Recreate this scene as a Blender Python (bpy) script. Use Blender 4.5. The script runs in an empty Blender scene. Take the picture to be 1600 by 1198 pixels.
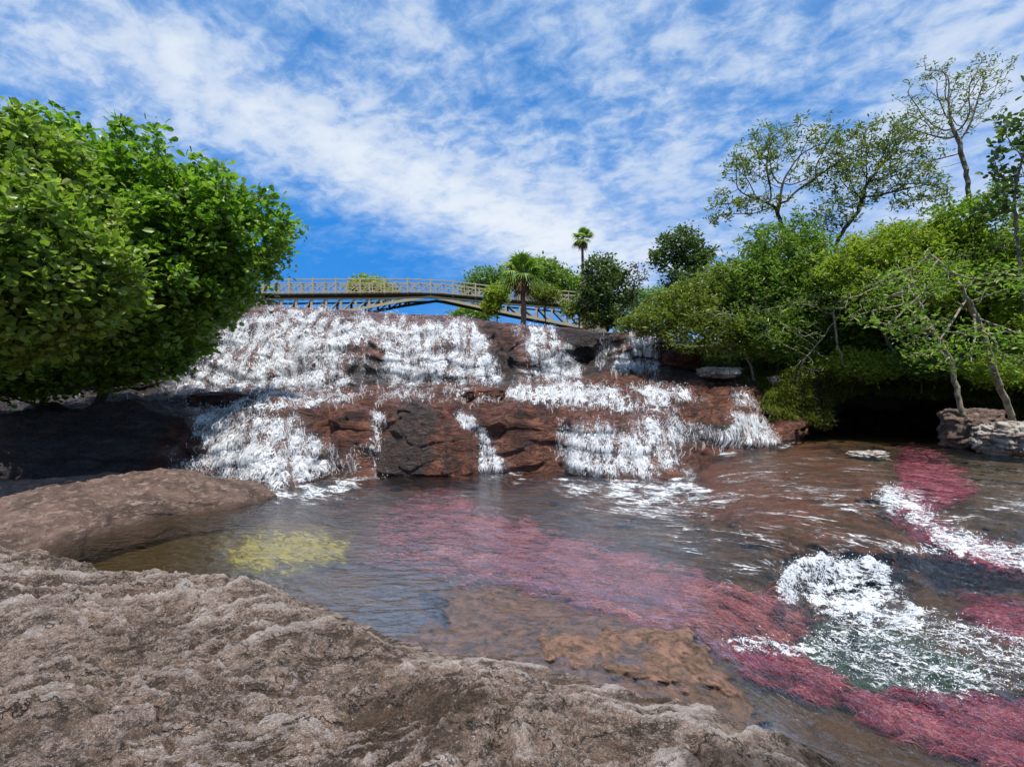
import bpy, math, random
import numpy as np
R = math.radians
S = bpy.context.scene
COL = S.collection

# ------------------------------------------------------------------ camera, sky, sun, exposure
F, CX, HY, CZ = 830.0, 800.0, 606.0, 2.2          # focal length (photo px), centre, horizon row, eye height
cam = bpy.data.cameras.new("camera"); camo = bpy.data.objects.new("camera", cam); COL.objects.link(camo)
camo.location = (0, 0, CZ); camo.rotation_euler = (R(90), 0, 0)
cam.sensor_width = 36; cam.lens = F/1600*36; cam.shift_y = (HY-599)/1600
cam.clip_start = 0.05; cam.clip_end = 3000
S.camera = camo
S.view_settings.view_transform = 'Standard'; S.view_settings.look = 'None'
S.view_settings.exposure = 0.42; S.view_settings.gamma = 1
S.cycles.max_bounces = 8; S.cycles.transparent_max_bounces = 16
S.cycles.diffuse_bounces = 3; S.cycles.glossy_bounces = 3; S.cycles.transmission_bounces = 4
S.cycles.caustics_reflective = False; S.cycles.caustics_refractive = False

SUN_DIR = np.array((0.10, -0.30, 0.94)); SUN_DIR = SUN_DIR/np.linalg.norm(SUN_DIR)
SUN_EL = math.asin(SUN_DIR[2]); SUN_AZ = math.atan2(SUN_DIR[0], SUN_DIR[1])
ld = bpy.data.lights.new("sun", 'SUN'); ld.energy = 4.4; ld.angle = R(0.5); ld.color = (1.0, 0.955, 0.88)
lo = bpy.data.objects.new("sun", ld); COL.objects.link(lo)
from mathutils import Vector
lo.rotation_euler = Vector(SUN_DIR).to_track_quat('Z', 'Y').to_euler(); lo.location = (-10, -10, 30)

class G:
    """small helper for building node graphs"""
    def __init__(s, tree):
        s.t = tree; tree.nodes.clear()
    def node(s, typ, ins=None, **props):
        n = s.t.nodes.new(typ)
        for k, v in props.items(): setattr(n, k, v)
        for k, v in (ins or {}).items(): s.put(n.inputs[k], v)
        return n
    def put(s, sock, v):
        if hasattr(v, 'is_output') or isinstance(v, bpy.types.NodeSocket): s.t.links.new(v, sock)
        else:
            if isinstance(v, (tuple, list)) and sock.type == 'RGBA' and len(v) == 3: v = (*v, 1)
            sock.default_value = v
    def m(s, op, a, b=0.0, c=0.0, clamp=False):
        n = s.t.nodes.new('ShaderNodeMath'); n.operation = op; n.use_clamp = clamp
        s.put(n.inputs[0], a); s.put(n.inputs[1], b); s.put(n.inputs[2], c); return n.outputs[0]
    def v(s, op, a, b=(0, 0, 0)):
        n = s.t.nodes.new('ShaderNodeVectorMath'); n.operation = op
        s.put(n.inputs[0], a)
        if op == 'SCALE': s.put(n.inputs[3], b)
        else: s.put(n.inputs[1], b)
        return n.outputs[0]
    def xyz(s, a):
        n = s.node('ShaderNodeSeparateXYZ', {0: a}); return n.outputs[0], n.outputs[1], n.outputs[2]
    def cmb(s, x, y, z): return s.node('ShaderNodeCombineXYZ', {0: x, 1: y, 2: z}).outputs[0]
    def noise(s, vec, scale, detail=4, rough=0.5, dist=0.0, typ=None, color=False):
        n = s.node('ShaderNodeTexNoise', {'Vector': vec, 'Scale': scale, 'Detail': detail, 'Roughness': rough, 'Distortion': dist})
        if typ: n.noise_type = typ
        return n.outputs['Color' if color else 0]
    def vor(s, vec, scale, feature='F1', out=0, rnd=1.0):
        n = s.t.nodes.new('ShaderNodeTexVoronoi'); n.feature = feature
        s.put(n.inputs['Vector'], vec); s.put(n.inputs['Scale'], scale); s.put(n.inputs['Randomness'], rnd)
        return n.outputs[out]
    def ramp(s, f, stops, interp='LINEAR'):
        n = s.t.nodes.new('ShaderNodeValToRGB'); n.color_ramp.interpolation = interp
        e = n.color_ramp.elements
        while len(e) < len(stops): e.new(0.5)
        for i, (p, c) in enumerate(stops):
            e[i].position = p; e[i].color = (*c, 1) if len(c) == 3 else c
        s.put(n.inputs[0], f); return n.outputs[0]
    def mr(s, f, a, b, c=0.0, d=1.0, smooth=True):
        n = s.t.nodes.new('ShaderNodeMapRange'); n.interpolation_type = 'SMOOTHSTEP' if smooth else 'LINEAR'
        for i, v in enumerate((f, a, b, c, d)): s.put(n.inputs[i], v)
        return n.outputs[0]
    def mix(s, f, a, b, blend='MIX'):
        n = s.t.nodes.new('ShaderNodeMix'); n.data_type = 'RGBA'; n.blend_type = blend
        s.put(n.inputs[0], f); s.put(n.inputs[6], a); s.put(n.inputs[7], b); return n.outputs[2]
    def attr(s, name): return s.node('ShaderNodeAttribute', attribute_name=name).outputs['Fac']
    def bump(s, h, strength, dist, normal=None):
        n = s.node('ShaderNodeBump', {'Height': h, 'Strength': strength, 'Distance': dist})
        if normal is not None: s.put(n.inputs['Normal'], normal)
        return n.outputs[0]
    def geo(s): return s.node('ShaderNodeNewGeometry').outputs

def make_world():
    w = bpy.data.worlds.new("World"); S.world = w; w.use_nodes = True
    g = G(w.node_tree)
    sky = g.node('ShaderNodeTexSky', sky_type='NISHITA', sun_disc=False, sun_elevation=SUN_EL, sun_rotation=SUN_AZ,
                 air_density=1.0, dust_density=0.25, ozone_density=2.5)
    hs = g.node('ShaderNodeHueSaturation', {'Hue': 0.503, 'Saturation': 1.42, 'Value': 1.0, 'Color': sky.outputs[0]})
    d = g.node('ShaderNodeTexCoord').outputs['Generated']
    x, y, z = g.xyz(d)
    az = g.m('ARCTAN2', x, y); el = g.m('ARCSINE', z)
    # deepen the blue a little towards the horizon (clear, dry-season air)
    blue = g.mix(g.mr(el, 0.02, 0.75, 0.88, 0.70), hs.outputs[0], g.mix(g.mr(el, 0.25, 0.6), (0.22, 2.1, 6.4), (0.42, 2.1, 5.7)))
    zz = g.m('ADD', g.m('MAXIMUM', z, 0.0), 0.22)
    px = g.m('DIVIDE', x, zz); py = g.m('DIVIDE', y, zz)
    ca, sa = math.cos(R(28)), math.sin(R(28))
    u = g.m('ADD', g.m('MULTIPLY', px, ca), g.m('MULTIPLY', py, -sa))
    v = g.m('ADD', g.m('MULTIPLY', px, sa), g.m('MULTIPLY', py, ca))
    pc = g.cmb(g.m('MULTIPLY', u, 1.0), g.m('MULTIPLY', v, 1.15), 0.3)
    big = g.noise(pc, 1.1, 6, 0.55, 0.6)
    mid = g.noise(pc, 4.6, 8, 0.58, 0.0)
    fine = g.noise(pc, 13.0, 6, 0.6, 0.3)
    def blob(a0, e0, ra, re, rot, amp):
        c, s_ = math.cos(R(rot)), math.sin(R(rot))
        da = g.m('SUBTRACT', az, a0); de = g.m('SUBTRACT', el, e0)
        p = g.m('DIVIDE', g.m('ADD', g.m('MULTIPLY', da, c), g.m('MULTIPLY', de, s_)), ra)
        q = g.m('DIVIDE', g.m('SUBTRACT', g.m('MULTIPLY', de, c), g.m('MULTIPLY', da, s_)), re)
        r2 = g.m('ADD', g.m('MULTIPLY', p, p), g.m('MULTIPLY', q, q))
        return g.m('MULTIPLY', g.m('EXPONENT', g.m('MULTIPLY', r2, -1.0)), amp)
    blobs = [  # azimuth, elevation, radii, tilt, weight
        (-0.55, 0.60, 0.25, 0.06, -14, -0.22), (0.02, 0.50, 0.14, 0.05, 10, -0.12),
        (-0.36, 0.41, 0.46, 0.08, -17, 0.36), (-0.02, 0.32, 0.30, 0.10, -10, 0.32),
        (0.35, 0.26, 0.36, 0.13, 5, 0.14), (0.78, 0.36, 0.26, 0.16, 20, 0.26), (-0.72, 0.45, 0.10, 0.06, -30, 0.22),
        (-0.40, 0.21, 0.32, 0.12, -12, -0.75), (-0.12, 0.17, 0.22, 0.07, -8, -0.25), (-0.82, 0.48, 0.16, 0.20, 0, -0.34), (-0.74, 0.60, 0.20, 0.07, -10, -0.16),
        (-0.15, 0.06, 0.30, 0.05, 0, -0.22), (0.10, 0.56, 0.10, 0.08, 30, -0.10), (0.5, 0.46, 0.25, 0.05, 35, -0.12)]
    s_ = None
    for b in blobs:
        o = blob(*b); s_ = o if s_ is None else g.m('ADD', s_, o)
    f = g.m('ADD', g.m('MULTIPLY', g.m('SUBTRACT', big, 0.5), 0.75), g.m('MULTIPLY', g.m('SUBTRACT', mid, 0.5), 0.95))
    f = g.m('ADD', f, g.m('MULTIPLY', g.m('SUBTRACT', fine, 0.5), 0.5))
    dens = g.m('ADD', g.m('ADD', g.m('MULTIPLY', f, 0.85), s_), 0.57)
    veil = g.m('MULTIPLY', g.mr(g.m('ADD', g.m('ADD', g.m('MULTIPLY', fine, 0.9), g.m('MULTIPLY', mid, 0.8)), g.m('MULTIPLY', s_, 0.45)), 0.50, 1.02), g.mr(el, 0.12, 0.42, 0.25, 1.0))
    cov = g.m('MAXIMUM', g.mr(dens, 0.10, 1.28), g.m('MULTIPLY', veil, 0.78))
    shade = g.mr(g.m('ADD', dens, g.m('MULTIPLY', g.m('SUBTRACT', fine, 0.5), 0.8)), 0.3, 1.1)
    cc = g.mix(shade, (2.9, 4.4, 6.9), (6.6, 7.1, 7.7))
    colr = g.mix(g.m('MULTIPLY', cov, 0.97), blue, cc)
    bg = g.node('ShaderNodeBackground', {'Color': colr, 'Strength': 0.095})
    o = g.node('ShaderNodeOutputWorld', {'Surface': bg.outputs[0]})
    w.cycles.sampling_method = 'MANUAL'; w.cycles.sample_map_resolution = 512
make_world()

# ------------------------------------------------------------------ numpy tools
rng = np.random.default_rng(7)
_perm = rng.permutation(256); _perm = np.concatenate([_perm, _perm, _perm])
_grad = rng.normal(size=(256, 3)); _grad /= np.linalg.norm(_grad, axis=1)[:, None]
def perlin(x, y, z):
    x, y, z = np.broadcast_arrays(np.asarray(x, float), y, z)
    xi = np.floor(x).astype(int); yi = np.floor(y).astype(int); zi = np.floor(z).astype(int)
    xf, yf, zf = x-xi, y-yi, z-zi
    xi &= 255; yi &= 255; zi &= 255
    f = lambda t: t*t*t*(t*(t*6-15)+10)
    u, v, w = f(xf), f(yf), f(zf); out = 0
    for a in (0, 1):
        for b in (0, 1):
            for c in (0, 1):
                gr = _grad[_perm[_perm[_perm[xi+a]+yi+b]+zi+c]]
                dot = gr[..., 0]*(xf-a)+gr[..., 1]*(yf-b)+gr[..., 2]*(zf-c)
                out = out + dot*(u if a else 1-u)*(v if b else 1-v)*(w if c else 1-w)
    return out*1.6
def fbm(x, y, z, oct=4, gain=0.5, lac=2.03):
    o = 0; a = 1.0
    for i in range(oct):
        o = o + a*perlin(x, y, z); x = x*lac+3.1; y = y*lac+7.7; z = z*lac+1.3; a *= gain
    return o
def ridged(x, y, z, oct=4, gain=0.5):
    o = 0; a = 1.0
    for i in range(oct):
        o = o + a*(1-np.abs(perlin(x, y, z))*1.6); x = x*2.1+5.2; y = y*2.1+1.9; z = z*2.1+8.1; a *= gain
    return o
def sstep(a, b, t):
    t = np.clip((t-a)/(b-a), 0, 1); return t*t*(3-2*t)
def P(px, py, d):
    px, py, d = np.broadcast_arrays(np.asarray(px, float), py, d)
    return np.stack([(px-CX)/F*d, d, CZ-(py-HY)/F*d], -1)
def PZ(px, d, z): return np.array([(px-CX)/F*d, d, z])
def proj(V):
    return CX+V[..., 0]/V[..., 1]*F, HY-(V[..., 2]-CZ)/V[..., 1]*F
def polymask(px, py, poly, soft=14, warp=10, seed=0.0):
    """1 inside the outline, falling off over `soft`; edges roughened by noise"""
    if warp:
        qx = px+warp*fbm(px/34, py/22, seed+0.5, 3); qy = py+warp*0.6*fbm(px/34, py/22, seed+9.5, 3)
    else: qx, qy = px, py
    inside = np.zeros(qx.shape, bool); dmin = np.full(qx.shape, 1e9)
    n = len(poly)
    for i in range(n):
        x1, y1 = poly[i]; x2, y2 = poly[(i+1) % n]
        if y1 != y2:
            c = ((y1 > qy) != (y2 > qy)) & (qx < (x2-x1)*(qy-y1)/(y2-y1)+x1); inside ^= c
        dx, dy = x2-x1, y2-y1; L = dx*dx+dy*dy+1e-9
        t = np.clip(((qx-x1)*dx+(qy-y1)*dy)/L, 0, 1)
        dmin = np.minimum(dmin, np.hypot(qx-x1-t*dx, qy-y1-t*dy))
    sd = np.where(inside, dmin, -dmin)
    return sstep(-soft*0.5, soft*0.5, sd)
def linemask(px, py, pts, w, warp=6, seed=0.0):
    qx = px+warp*fbm(px/25, py/15, seed+0.5, 3); qy = py+warp*0.5*fbm(px/25, py/15, seed+9.5, 3)
    dmin = np.full(px.shape, 1e9)
    for (x1, y1), (x2, y2) in zip(pts[:-1], pts[1:]):
        dx, dy = x2-x1, y2-y1; L = dx*dx+dy*dy+1e-9
        t = np.clip(((qx-x1)*dx+(qy-y1)*dy)/L, 0, 1)
        dmin = np.minimum(dmin, np.hypot(qx-x1-t*dx, qy-y1-t*dy))
    return sstep(w, w*0.2, dmin)
def mesh_np(name, V, faces, attrs=None, mat=None, smooth=True, uv=None, parent=None, link=True):
    me = bpy.data.meshes.new(name); V = np.asarray(V, np.float32); faces = np.asarray(faces, np.int32)
    k = faces.shape[1]
    me.vertices.add(len(V)); me.vertices.foreach_set('co', V.ravel())
    me.loops.add(faces.size); me.loops.foreach_set('vertex_index', faces.ravel())
    me.polygons.add(len(faces)); me.polygons.foreach_set('loop_start', np.arange(0, faces.size, k, dtype=np.int32))
    me.polygons.foreach_set('loop_total', np.full(len(faces), k, np.int32))
    me.polygons.foreach_set('use_smooth', np.full(len(faces), smooth, bool))
    for a, v in (attrs or {}).items():
        at = me.attributes.new(a, 'FLOAT', 'POINT'); at.data.foreach_set('value', np.asarray(v, np.float32).ravel())
    if uv is not None:
        at = me.attributes.new('flow', 'FLOAT_VECTOR', 'POINT'); at.data.foreach_set('vector', np.asarray(uv, np.float32).ravel())
    me.update(calc_edges=True); me.validate()
    if mat: me.materials.append(mat)
    o = bpy.data.objects.new(name, me); COL.objects.link(o)
    if parent: o.parent = parent
    return o
def grid_faces(nr, nc, keep=None):
    i = np.arange(nr*nc).reshape(nr, nc)
    f = np.stack([i[:-1, :-1], i[:-1, 1:], i[1:, 1:], i[1:, :-1]], -1).reshape(-1, 4)
    if keep is not None:
        k = keep.reshape(nr, nc); kk = (k[:-1, :-1] | k[:-1, 1:] | k[1:, 1:] | k[1:, :-1]).ravel(); f = f[kk]
    return f
def compact(V, f, *arrs):
    used = np.unique(f); mp = np.full(len(V), -1); mp[used] = np.arange(len(used))
    return (V[used], mp[f]) + tuple(a[used] for a in arrs)
def gnormals(Gd):
    du = np.gradient(Gd, axis=1); dv = np.gradient(Gd, axis=0)
    n = np.cross(du, dv); n /= np.linalg.norm(n, axis=-1)[..., None]+1e-12
    return n
def tag(o, label=None, cat=None, group=None, kind=None):
    if label: o['label'] = label
    if cat: o['category'] = cat
    if group: o['group'] = group
    if kind: o['kind'] = kind
    return o
def empty(name, loc, **k):
    o = bpy.data.objects.new(name, None); COL.objects.link(o); o.location = tuple(float(c) for c in loc)
    o.empty_display_size = 0.2
    return tag(o, **k)
class MB:
    """collects boxes and tubes into one mesh (coordinates are world; origin subtracts)"""
    def __init__(s): s.v = []; s.f = []; s.n = 0
    def add(s, V, Fc):
        s.v.append(np.asarray(V, float)); s.f.append(np.asarray(Fc)+s.n); s.n += len(V)
    def beam(s, a, b, w, h=None, up=(0, 0, 1), jit=0):
        h = h or w; a = np.array(a, float); b = np.array(b, float); d = b-a; L = np.linalg.norm(d)+1e-9; d /= L
        up = np.array(up, float)
        if abs(d@up) > 0.95: up = np.array((0, 1, 0.))
        sx = np.cross(d, up); sx /= np.linalg.norm(sx); uz = np.cross(sx, d)
        V = []
        for q in (a, b):
            for (i, j) in ((-1, -1), (1, -1), (1, 1), (-1, 1)): V.append(q+sx*i*w/2+uz*j*h/2)
        s.add(V, [(0, 1, 2, 3), (7, 6, 5, 4), (0, 4, 5, 1), (1, 5, 6, 2), (2, 6, 7, 3), (3, 7, 4, 0)])
    def tube(s, pts, rad, k=7):
        pts = np.asarray(pts, float); rad = np.broadcast_to(np.asarray(rad, float), (len(pts),))
        t = np.gradient(pts, axis=0); t /= np.linalg.norm(t, axis=1)[:, None]+1e-9
        ref = np.array((0.3, 0.9, 0.1)); V = []
        for p, tt, r in zip(pts, t, rad):
            a = np.cross(tt, ref); a /= np.linalg.norm(a)+1e-9; b = np.cross(tt, a)
            an = np.linspace(0, 2*np.pi, k, endpoint=False)
            V.append(p+r*(np.cos(an)[:, None]*a+np.sin(an)[:, None]*b))
        V = np.concatenate(V); n = len(pts); Fc = []
        for i in range(n-1):
            for j in range(k):
                Fc.append((i*k+j, i*k+(j+1) % k, (i+1)*k+(j+1) % k, (i+1)*k+j))
        s.add(V, Fc)
    def build(s, name, mat, parent=None, smooth=False, attrs=None):
        V = np.concatenate(s.v); Fc = np.concatenate(s.f)
        if parent is not None: V = V-np.array(parent.location)
        return mesh_np(name, V, Fc, attrs, mat, smooth, parent=parent)

# ------------------------------------------------------------------ materials
def mat(name):
    m = bpy.data.materials.new(name); m.use_nodes = True
    return m, G(m.node_tree)
def out(g, sh): g.node('ShaderNodeOutputMaterial', {'Surface': sh})
def princ(g, col, rough=0.6, normal=None, spec=0.5, **k):
    n = g.node('ShaderNodeBsdfPrincipled', {'Base Color': col, 'Roughness': rough, 'Specular IOR Level': spec})
    if normal is not None: g.put(n.inputs['Normal'], normal)
    for a, b in k.items(): g.put(n.inputs[a], b)
    return n.outputs[0]

def m_slab():
    """weathered dry sandstone: grey-pink curled crusts, dark brown pitted hollows"""
    m, g = mat("weathered_sandstone"); p = g.geo()['Position']; x, y, z = g.xyz(p)
    cr = g.attr('crest'); wet = g.attr('wet'); a = R(22)
    w = g.v('ADD', p, g.v('SCALE', g.noise(p, 1.6, 4, 0.6, color=True), 0.55)); wx, wy, wz = g.xyz(w)
    u = g.m('ADD', g.m('MULTIPLY', wx, math.cos(a)), g.m('MULTIPLY', wy, math.sin(a)))
    v = g.m('SUBTRACT', g.m('MULTIPLY', wy, math.cos(a)), g.m('MULTIPLY', wx, math.sin(a)))
    q = g.cmb(g.m('MULTIPLY', u, 0.55), v, g.m('MULTIPLY', z, 1.5))
    r1 = g.noise(q, 4.5, 9, 0.62, 0.5); r2 = g.noise(q, 13, 9, 0.7, 0.8); n1 = g.noise(p, 1.7, 7, 0.6); n2 = g.noise(p, 48, 6, 0.75); n4 = g.noise(p, 120, 4, 0.7)
    k1 = g.m('SUBTRACT', 1.0, g.m('MULTIPLY', g.m('ABSOLUTE', g.m('SUBTRACT', r1, 0.5)), 7.0))
    k2 = g.m('SUBTRACT', 1.0, g.m('MULTIPLY', g.m('ABSOLUTE', g.m('SUBTRACT', r2, 0.5)), 6.0))
    base = g.mix(g.mr(n1, 0.38, 0.64), (0.165, 0.105, 0.070), (0.385, 0.262, 0.192))
    base = g.mix(g.mr(r2, 0.40, 0.62), g.mix(0.65, base, (0.05, 0.038, 0.024)), base)
    cf = g.m('ADD', g.m('ADD', g.m('MULTIPLY', cr, 0.85), g.m('MULTIPLY', g.m('MAXIMUM', k1, 0), 0.28)), g.m('MULTIPLY', g.m('MAXIMUM', k2, 0), 0.36))
    cf = g.m('ADD', cf, g.m('MULTIPLY', g.m('SUBTRACT', n2, 0.5), 1.5))
    cf = g.m('ADD', cf, g.m('MULTIPLY', g.m('SUBTRACT', n1, 0.5), 0.7))
    base = g.mix(g.m('MULTIPLY', g.mr(cf, 0.46, 0.80), 0.8), base, (0.50, 0.375, 0.305))
    base = g.mix(g.m('MULTIPLY', g.mr(cf, 0.86, 1.08), 0.8), base, (0.70, 0.60, 0.54))
    sp = g.m('MULTIPLY', g.mr(g.noise(p, 75, 3, 0.85), 0.55, 0.62), g.mr(cf, 0.15, 0.6))
    base = g.mix(g.m('MULTIPLY', sp, 0.9), base, (0.72, 0.62, 0.56))
    dkp = g.m('MULTIPLY', g.mr(g.noise(p, 60, 4, 0.8), 0.47, 0.40), g.mr(cf, 0.7, 0.2))
    base = g.mix(g.m('MULTIPLY', dkp, 0.6), base, (0.045, 0.032, 0.020))
    base = g.mix(g.m('MULTIPLY', g.mr(n4, 0.40, 0.30), 0.6), base, (0.03, 0.022, 0.015))
    base = g.mix(g.m('MULTIPLY', wet, 0.75), base, (0.035, 0.028, 0.015))
    h = g.m('ADD', g.m('ADD', g.m('MULTIPLY', r1, 2.2), g.m('MULTIPLY', r2, 1.5)), g.m('ADD', g.m('MULTIPLY', k2, 0.10), g.m('MULTIPLY', n2, 0.55)))
    cw = g.v('ADD', q, g.v('SCALE', g.noise(p, 3.0, 5, 0.65, color=True), 0.5))
    ce = g.vor(cw, 1.6, 'DISTANCE_TO_EDGE'); ck = g.m('MULTIPLY', g.mr(ce, 0.0, 0.022, 1, 0), g.mr(n1, 0.42, 0.55))
    base = g.mix(g.m('MULTIPLY', ck, 0.85), base, (0.02, 0.015, 0.01))
    stp = g.m('FRACT', g.m('ADD', g.m('MULTIPLY', v, 5.0), g.m('MULTIPLY', r1, 5.0)))
    h = g.m('ADD', h, g.m('MULTIPLY', g.mr(stp, 0.0, 0.12, 0.35, 0), 1.0)); h = g.m('ADD', h, g.m('MULTIPLY', stp, 0.35))
    h = g.m('SUBTRACT', h, g.m('MULTIPLY', ck, 0.5))
    h = g.m('ADD', h, g.m('MULTIPLY', n4, 0.25))
    out(g, princ(g, base, g.mr(wet, 0, 1, 0.85, 0.35), g.bump(h, 1.0, 0.075), 0.3)); return m
def m_rock():
    """wet red-brown river rock with dark bedding cracks; `dark` marks black rock and painted-in shade, `lich` pale dry lichen"""
    m, g = mat("red_river_rock"); p = g.geo()['Position']
    x, y, z = g.xyz(p)
    ps = g.cmb(g.m('MULTIPLY', x, 0.7), g.m('MULTIPLY', y, 0.7), g.m('MULTIPLY', z, 2.0))
    n1 = g.noise(p, 1.3, 7, 0.6); n2 = g.noise(ps, 3.0, 9, 0.65, 0.8); n3 = g.noise(p, 22, 8, 0.72)
    c = g.mix(g.mr(n1, 0.35, 0.65), (0.115, 0.042, 0.028), (0.25, 0.092, 0.058))
    c = g.mix(g.mr(g.noise(p, 5, 5, 0.6), 0.42, 0.7), c, (0.15, 0.080, 0.046))
    c = g.mix(g.m('MULTIPLY', g.mr(n3, 0.52, 0.72), 0.5), c, (0.30, 0.145, 0.10))
    wetn = g.noise(g.cmb(g.m('MULTIPLY', x, 2.4), y, g.m('MULTIPLY', z, 0.6)), 1.2, 8, 0.65, 0.6)
    c = g.mix(g.m('MULTIPLY', g.mr(wetn, 0.48, 0.62), 0.75), c, (0.060, 0.030, 0.026))
    crack = g.mr(g.m('ABSOLUTE', g.m('SUBTRACT', n2, 0.47)), 0.0, 0.035, 1, 0)
    c = g.mix(g.m('MULTIPLY', g.m('MULTIPLY', crack, g.mr(n1, 0.4, 0.6)), 0.8), c, (0.018, 0.010, 0.008))
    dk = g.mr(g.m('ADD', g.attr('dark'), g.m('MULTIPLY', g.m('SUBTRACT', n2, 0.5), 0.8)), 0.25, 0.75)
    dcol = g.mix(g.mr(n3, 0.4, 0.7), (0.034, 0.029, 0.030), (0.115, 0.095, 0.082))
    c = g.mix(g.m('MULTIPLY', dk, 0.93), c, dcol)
    li = g.mr(g.m('ADD', g.attr('lich'), g.m('MULTIPLY', g.m('SUBTRACT', g.noise(p, 9, 8, 0.75), 0.5), 1.6)), 0.45, 0.9)
    c = g.mix(li, c, (0.46, 0.42, 0.36))
    h = g.m('ADD', g.m('MULTIPLY', n2, 2.6), g.m('ADD', g.m('MULTIPLY', n3, 0.5), g.m('MULTIPLY', g.noise(p, 70, 4, 0.7), 0.15)))
    h = g.m('SUBTRACT', h, g.m('MULTIPLY', crack, 0.35))
    out(g, princ(g, c, g.mr(n1, 0.3, 0.7, 0.32, 0.65), g.bump(h, 1.0, 0.12), 0.4)); return m
def m_brown():
    """smooth brown rock, damp at the water"""
    m, g = mat("brown_river_rock"); p = g.geo()['Position']; x, y, z = g.xyz(p)
    n1 = g.noise(p, 1.8, 7, 0.62, 0.5); n2 = g.noise(g.v('MULTIPLY', p, (1, 1, 2.4)), 7, 9, 0.68, 0.8); n3 = g.noise(p, 45, 6, 0.7)
    c = g.mix(g.mr(n1, 0.35, 0.68), (0.075, 0.046, 0.033), (0.20, 0.125, 0.094))
    c = g.mix(g.mr(n2, 0.5, 0.68), c, (0.30, 0.215, 0.17))
    c = g.mix(g.m('MULTIPLY', g.mr(n3, 0.62, 0.75), 0.6), c, (0.42, 0.34, 0.28))
    c = g.mix(g.mr(g.m('ADD', z, g.m('MULTIPLY', n1, 0.12)), 0.04, 0.22, 0.85, 0), c, (0.050, 0.026, 0.012))
    crack = g.mr(g.m('ABSOLUTE', g.m('SUBTRACT', n2, 0.46)), 0.0, 0.02, 1, 0)
    c = g.mix(g.m('MULTIPLY', crack, 0.7), c, (0.012, 0.008, 0.006))
    h = g.m('ADD', g.m('MULTIPLY', n2, 1.8), g.m('MULTIPLY', n3, 0.45))
    out(g, princ(g, c, 0.6, g.bump(h, 0.9, 0.05), 0.4)); return m
def m_pale():
    m, g = mat("pale_lichen_rock"); p = g.geo()['Position']
    n1 = g.noise(p, 3.5, 8, 0.65, 0.6); n3 = g.noise(p, 30, 7, 0.75)
    c = g.mix(g.mr(n1, 0.38, 0.62), (0.15, 0.10, 0.07), (0.52, 0.47, 0.41))
    c = g.mix(g.mr(n3, 0.5, 0.7), c, (0.62, 0.58, 0.53))
    out(g, princ(g, c, 0.8, g.bump(g.m('ADD', g.m('MULTIPLY', n1, 2), n3), 0.9, 0.05), 0.3)); return m
def m_bed():
    """river bed seen through the water; attributes pick out shelf rock, red slab, silt"""
    m, g = mat("river_bed"); p = g.geo()['Position']
    n1 = g.noise(p, 1.6, 7, 0.62, 0.4); n2 = g.noise(p, 9, 8, 0.7, 0.7); n3 = g.noise(p, 40, 6, 0.7)
    c = g.mix(g.mr(n1, 0.35, 0.65), (0.045, 0.028, 0.016), (0.12, 0.068, 0.034))
    red = g.mix(g.mr(n2, 0.38, 0.62), (0.10, 0.042, 0.024), (0.20, 0.082, 0.046))
    red = g.mix(g.mr(n1, 0.48, 0.66), red, (0.085, 0.048, 0.022)); red = g.mix(g.m('MULTIPLY', g.mr(n3, 0.55, 0.7), 0.5), red, (0.33, 0.17, 0.10))
    x, y, z = g.xyz(p); a = R(-38)
    fu = g.m('ADD', g.m('MULTIPLY', x, math.cos(a)), g.m('MULTIPLY', y, math.sin(a))); fv = g.m('SUBTRACT', g.m('MULTIPLY', y, math.cos(a)), g.m('MULTIPLY', x, math.sin(a)))
    st = g.noise(g.cmb(g.m('MULTIPLY', fu, 0.35), fv, 0.0), 3.2, 7, 0.65, 0.5)
    red = g.mix(g.mr(st, 0.46, 0.60, 0.0, 0.85), red, (0.050, 0.028, 0.018))
    c = g.mix(g.m('MULTIPLY', g.attr('red'), 0.9), c, red)
    c = g.mix(g.m('MULTIPLY', g.m('MULTIPLY', g.attr('hump'), g.mr(n1, 0.35, 0.6)), 0.7), c, g.mix(g.mr(n2, 0.4, 0.6), (0.12, 0.045, 0.028), (0.27, 0.105, 0.068)))
    sh = g.mix(g.mr(n2, 0.34, 0.66), (0.085, 0.056, 0.036), (0.31, 0.175, 0.125))
    sh = g.mix(g.m('MULTIPLY', g.mr(n3, 0.6, 0.75), 0.7), sh, (0.42, 0.33, 0.25))
    c = g.mix(g.attr('shelf'), c, sh)
    ol = g.mix(n2, (0.035, 0.030, 0.006), (0.10, 0.055, 0.012))
    c = g.mix(g.attr('olive'), c, ol)
    teal = g.mix(n2, (0.02, 0.075, 0.062), (0.07, 0.11, 0.075))
    c = g.mix(g.attr('teal'), c, teal)
    h = g.m('ADD', g.m('MULTIPLY', n2, 2.0), g.m('MULTIPLY', n3, 0.6))
    out(g, princ(g, c, 0.75, g.bump(h, 0.9, 0.04), 0.3)); return m
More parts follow.
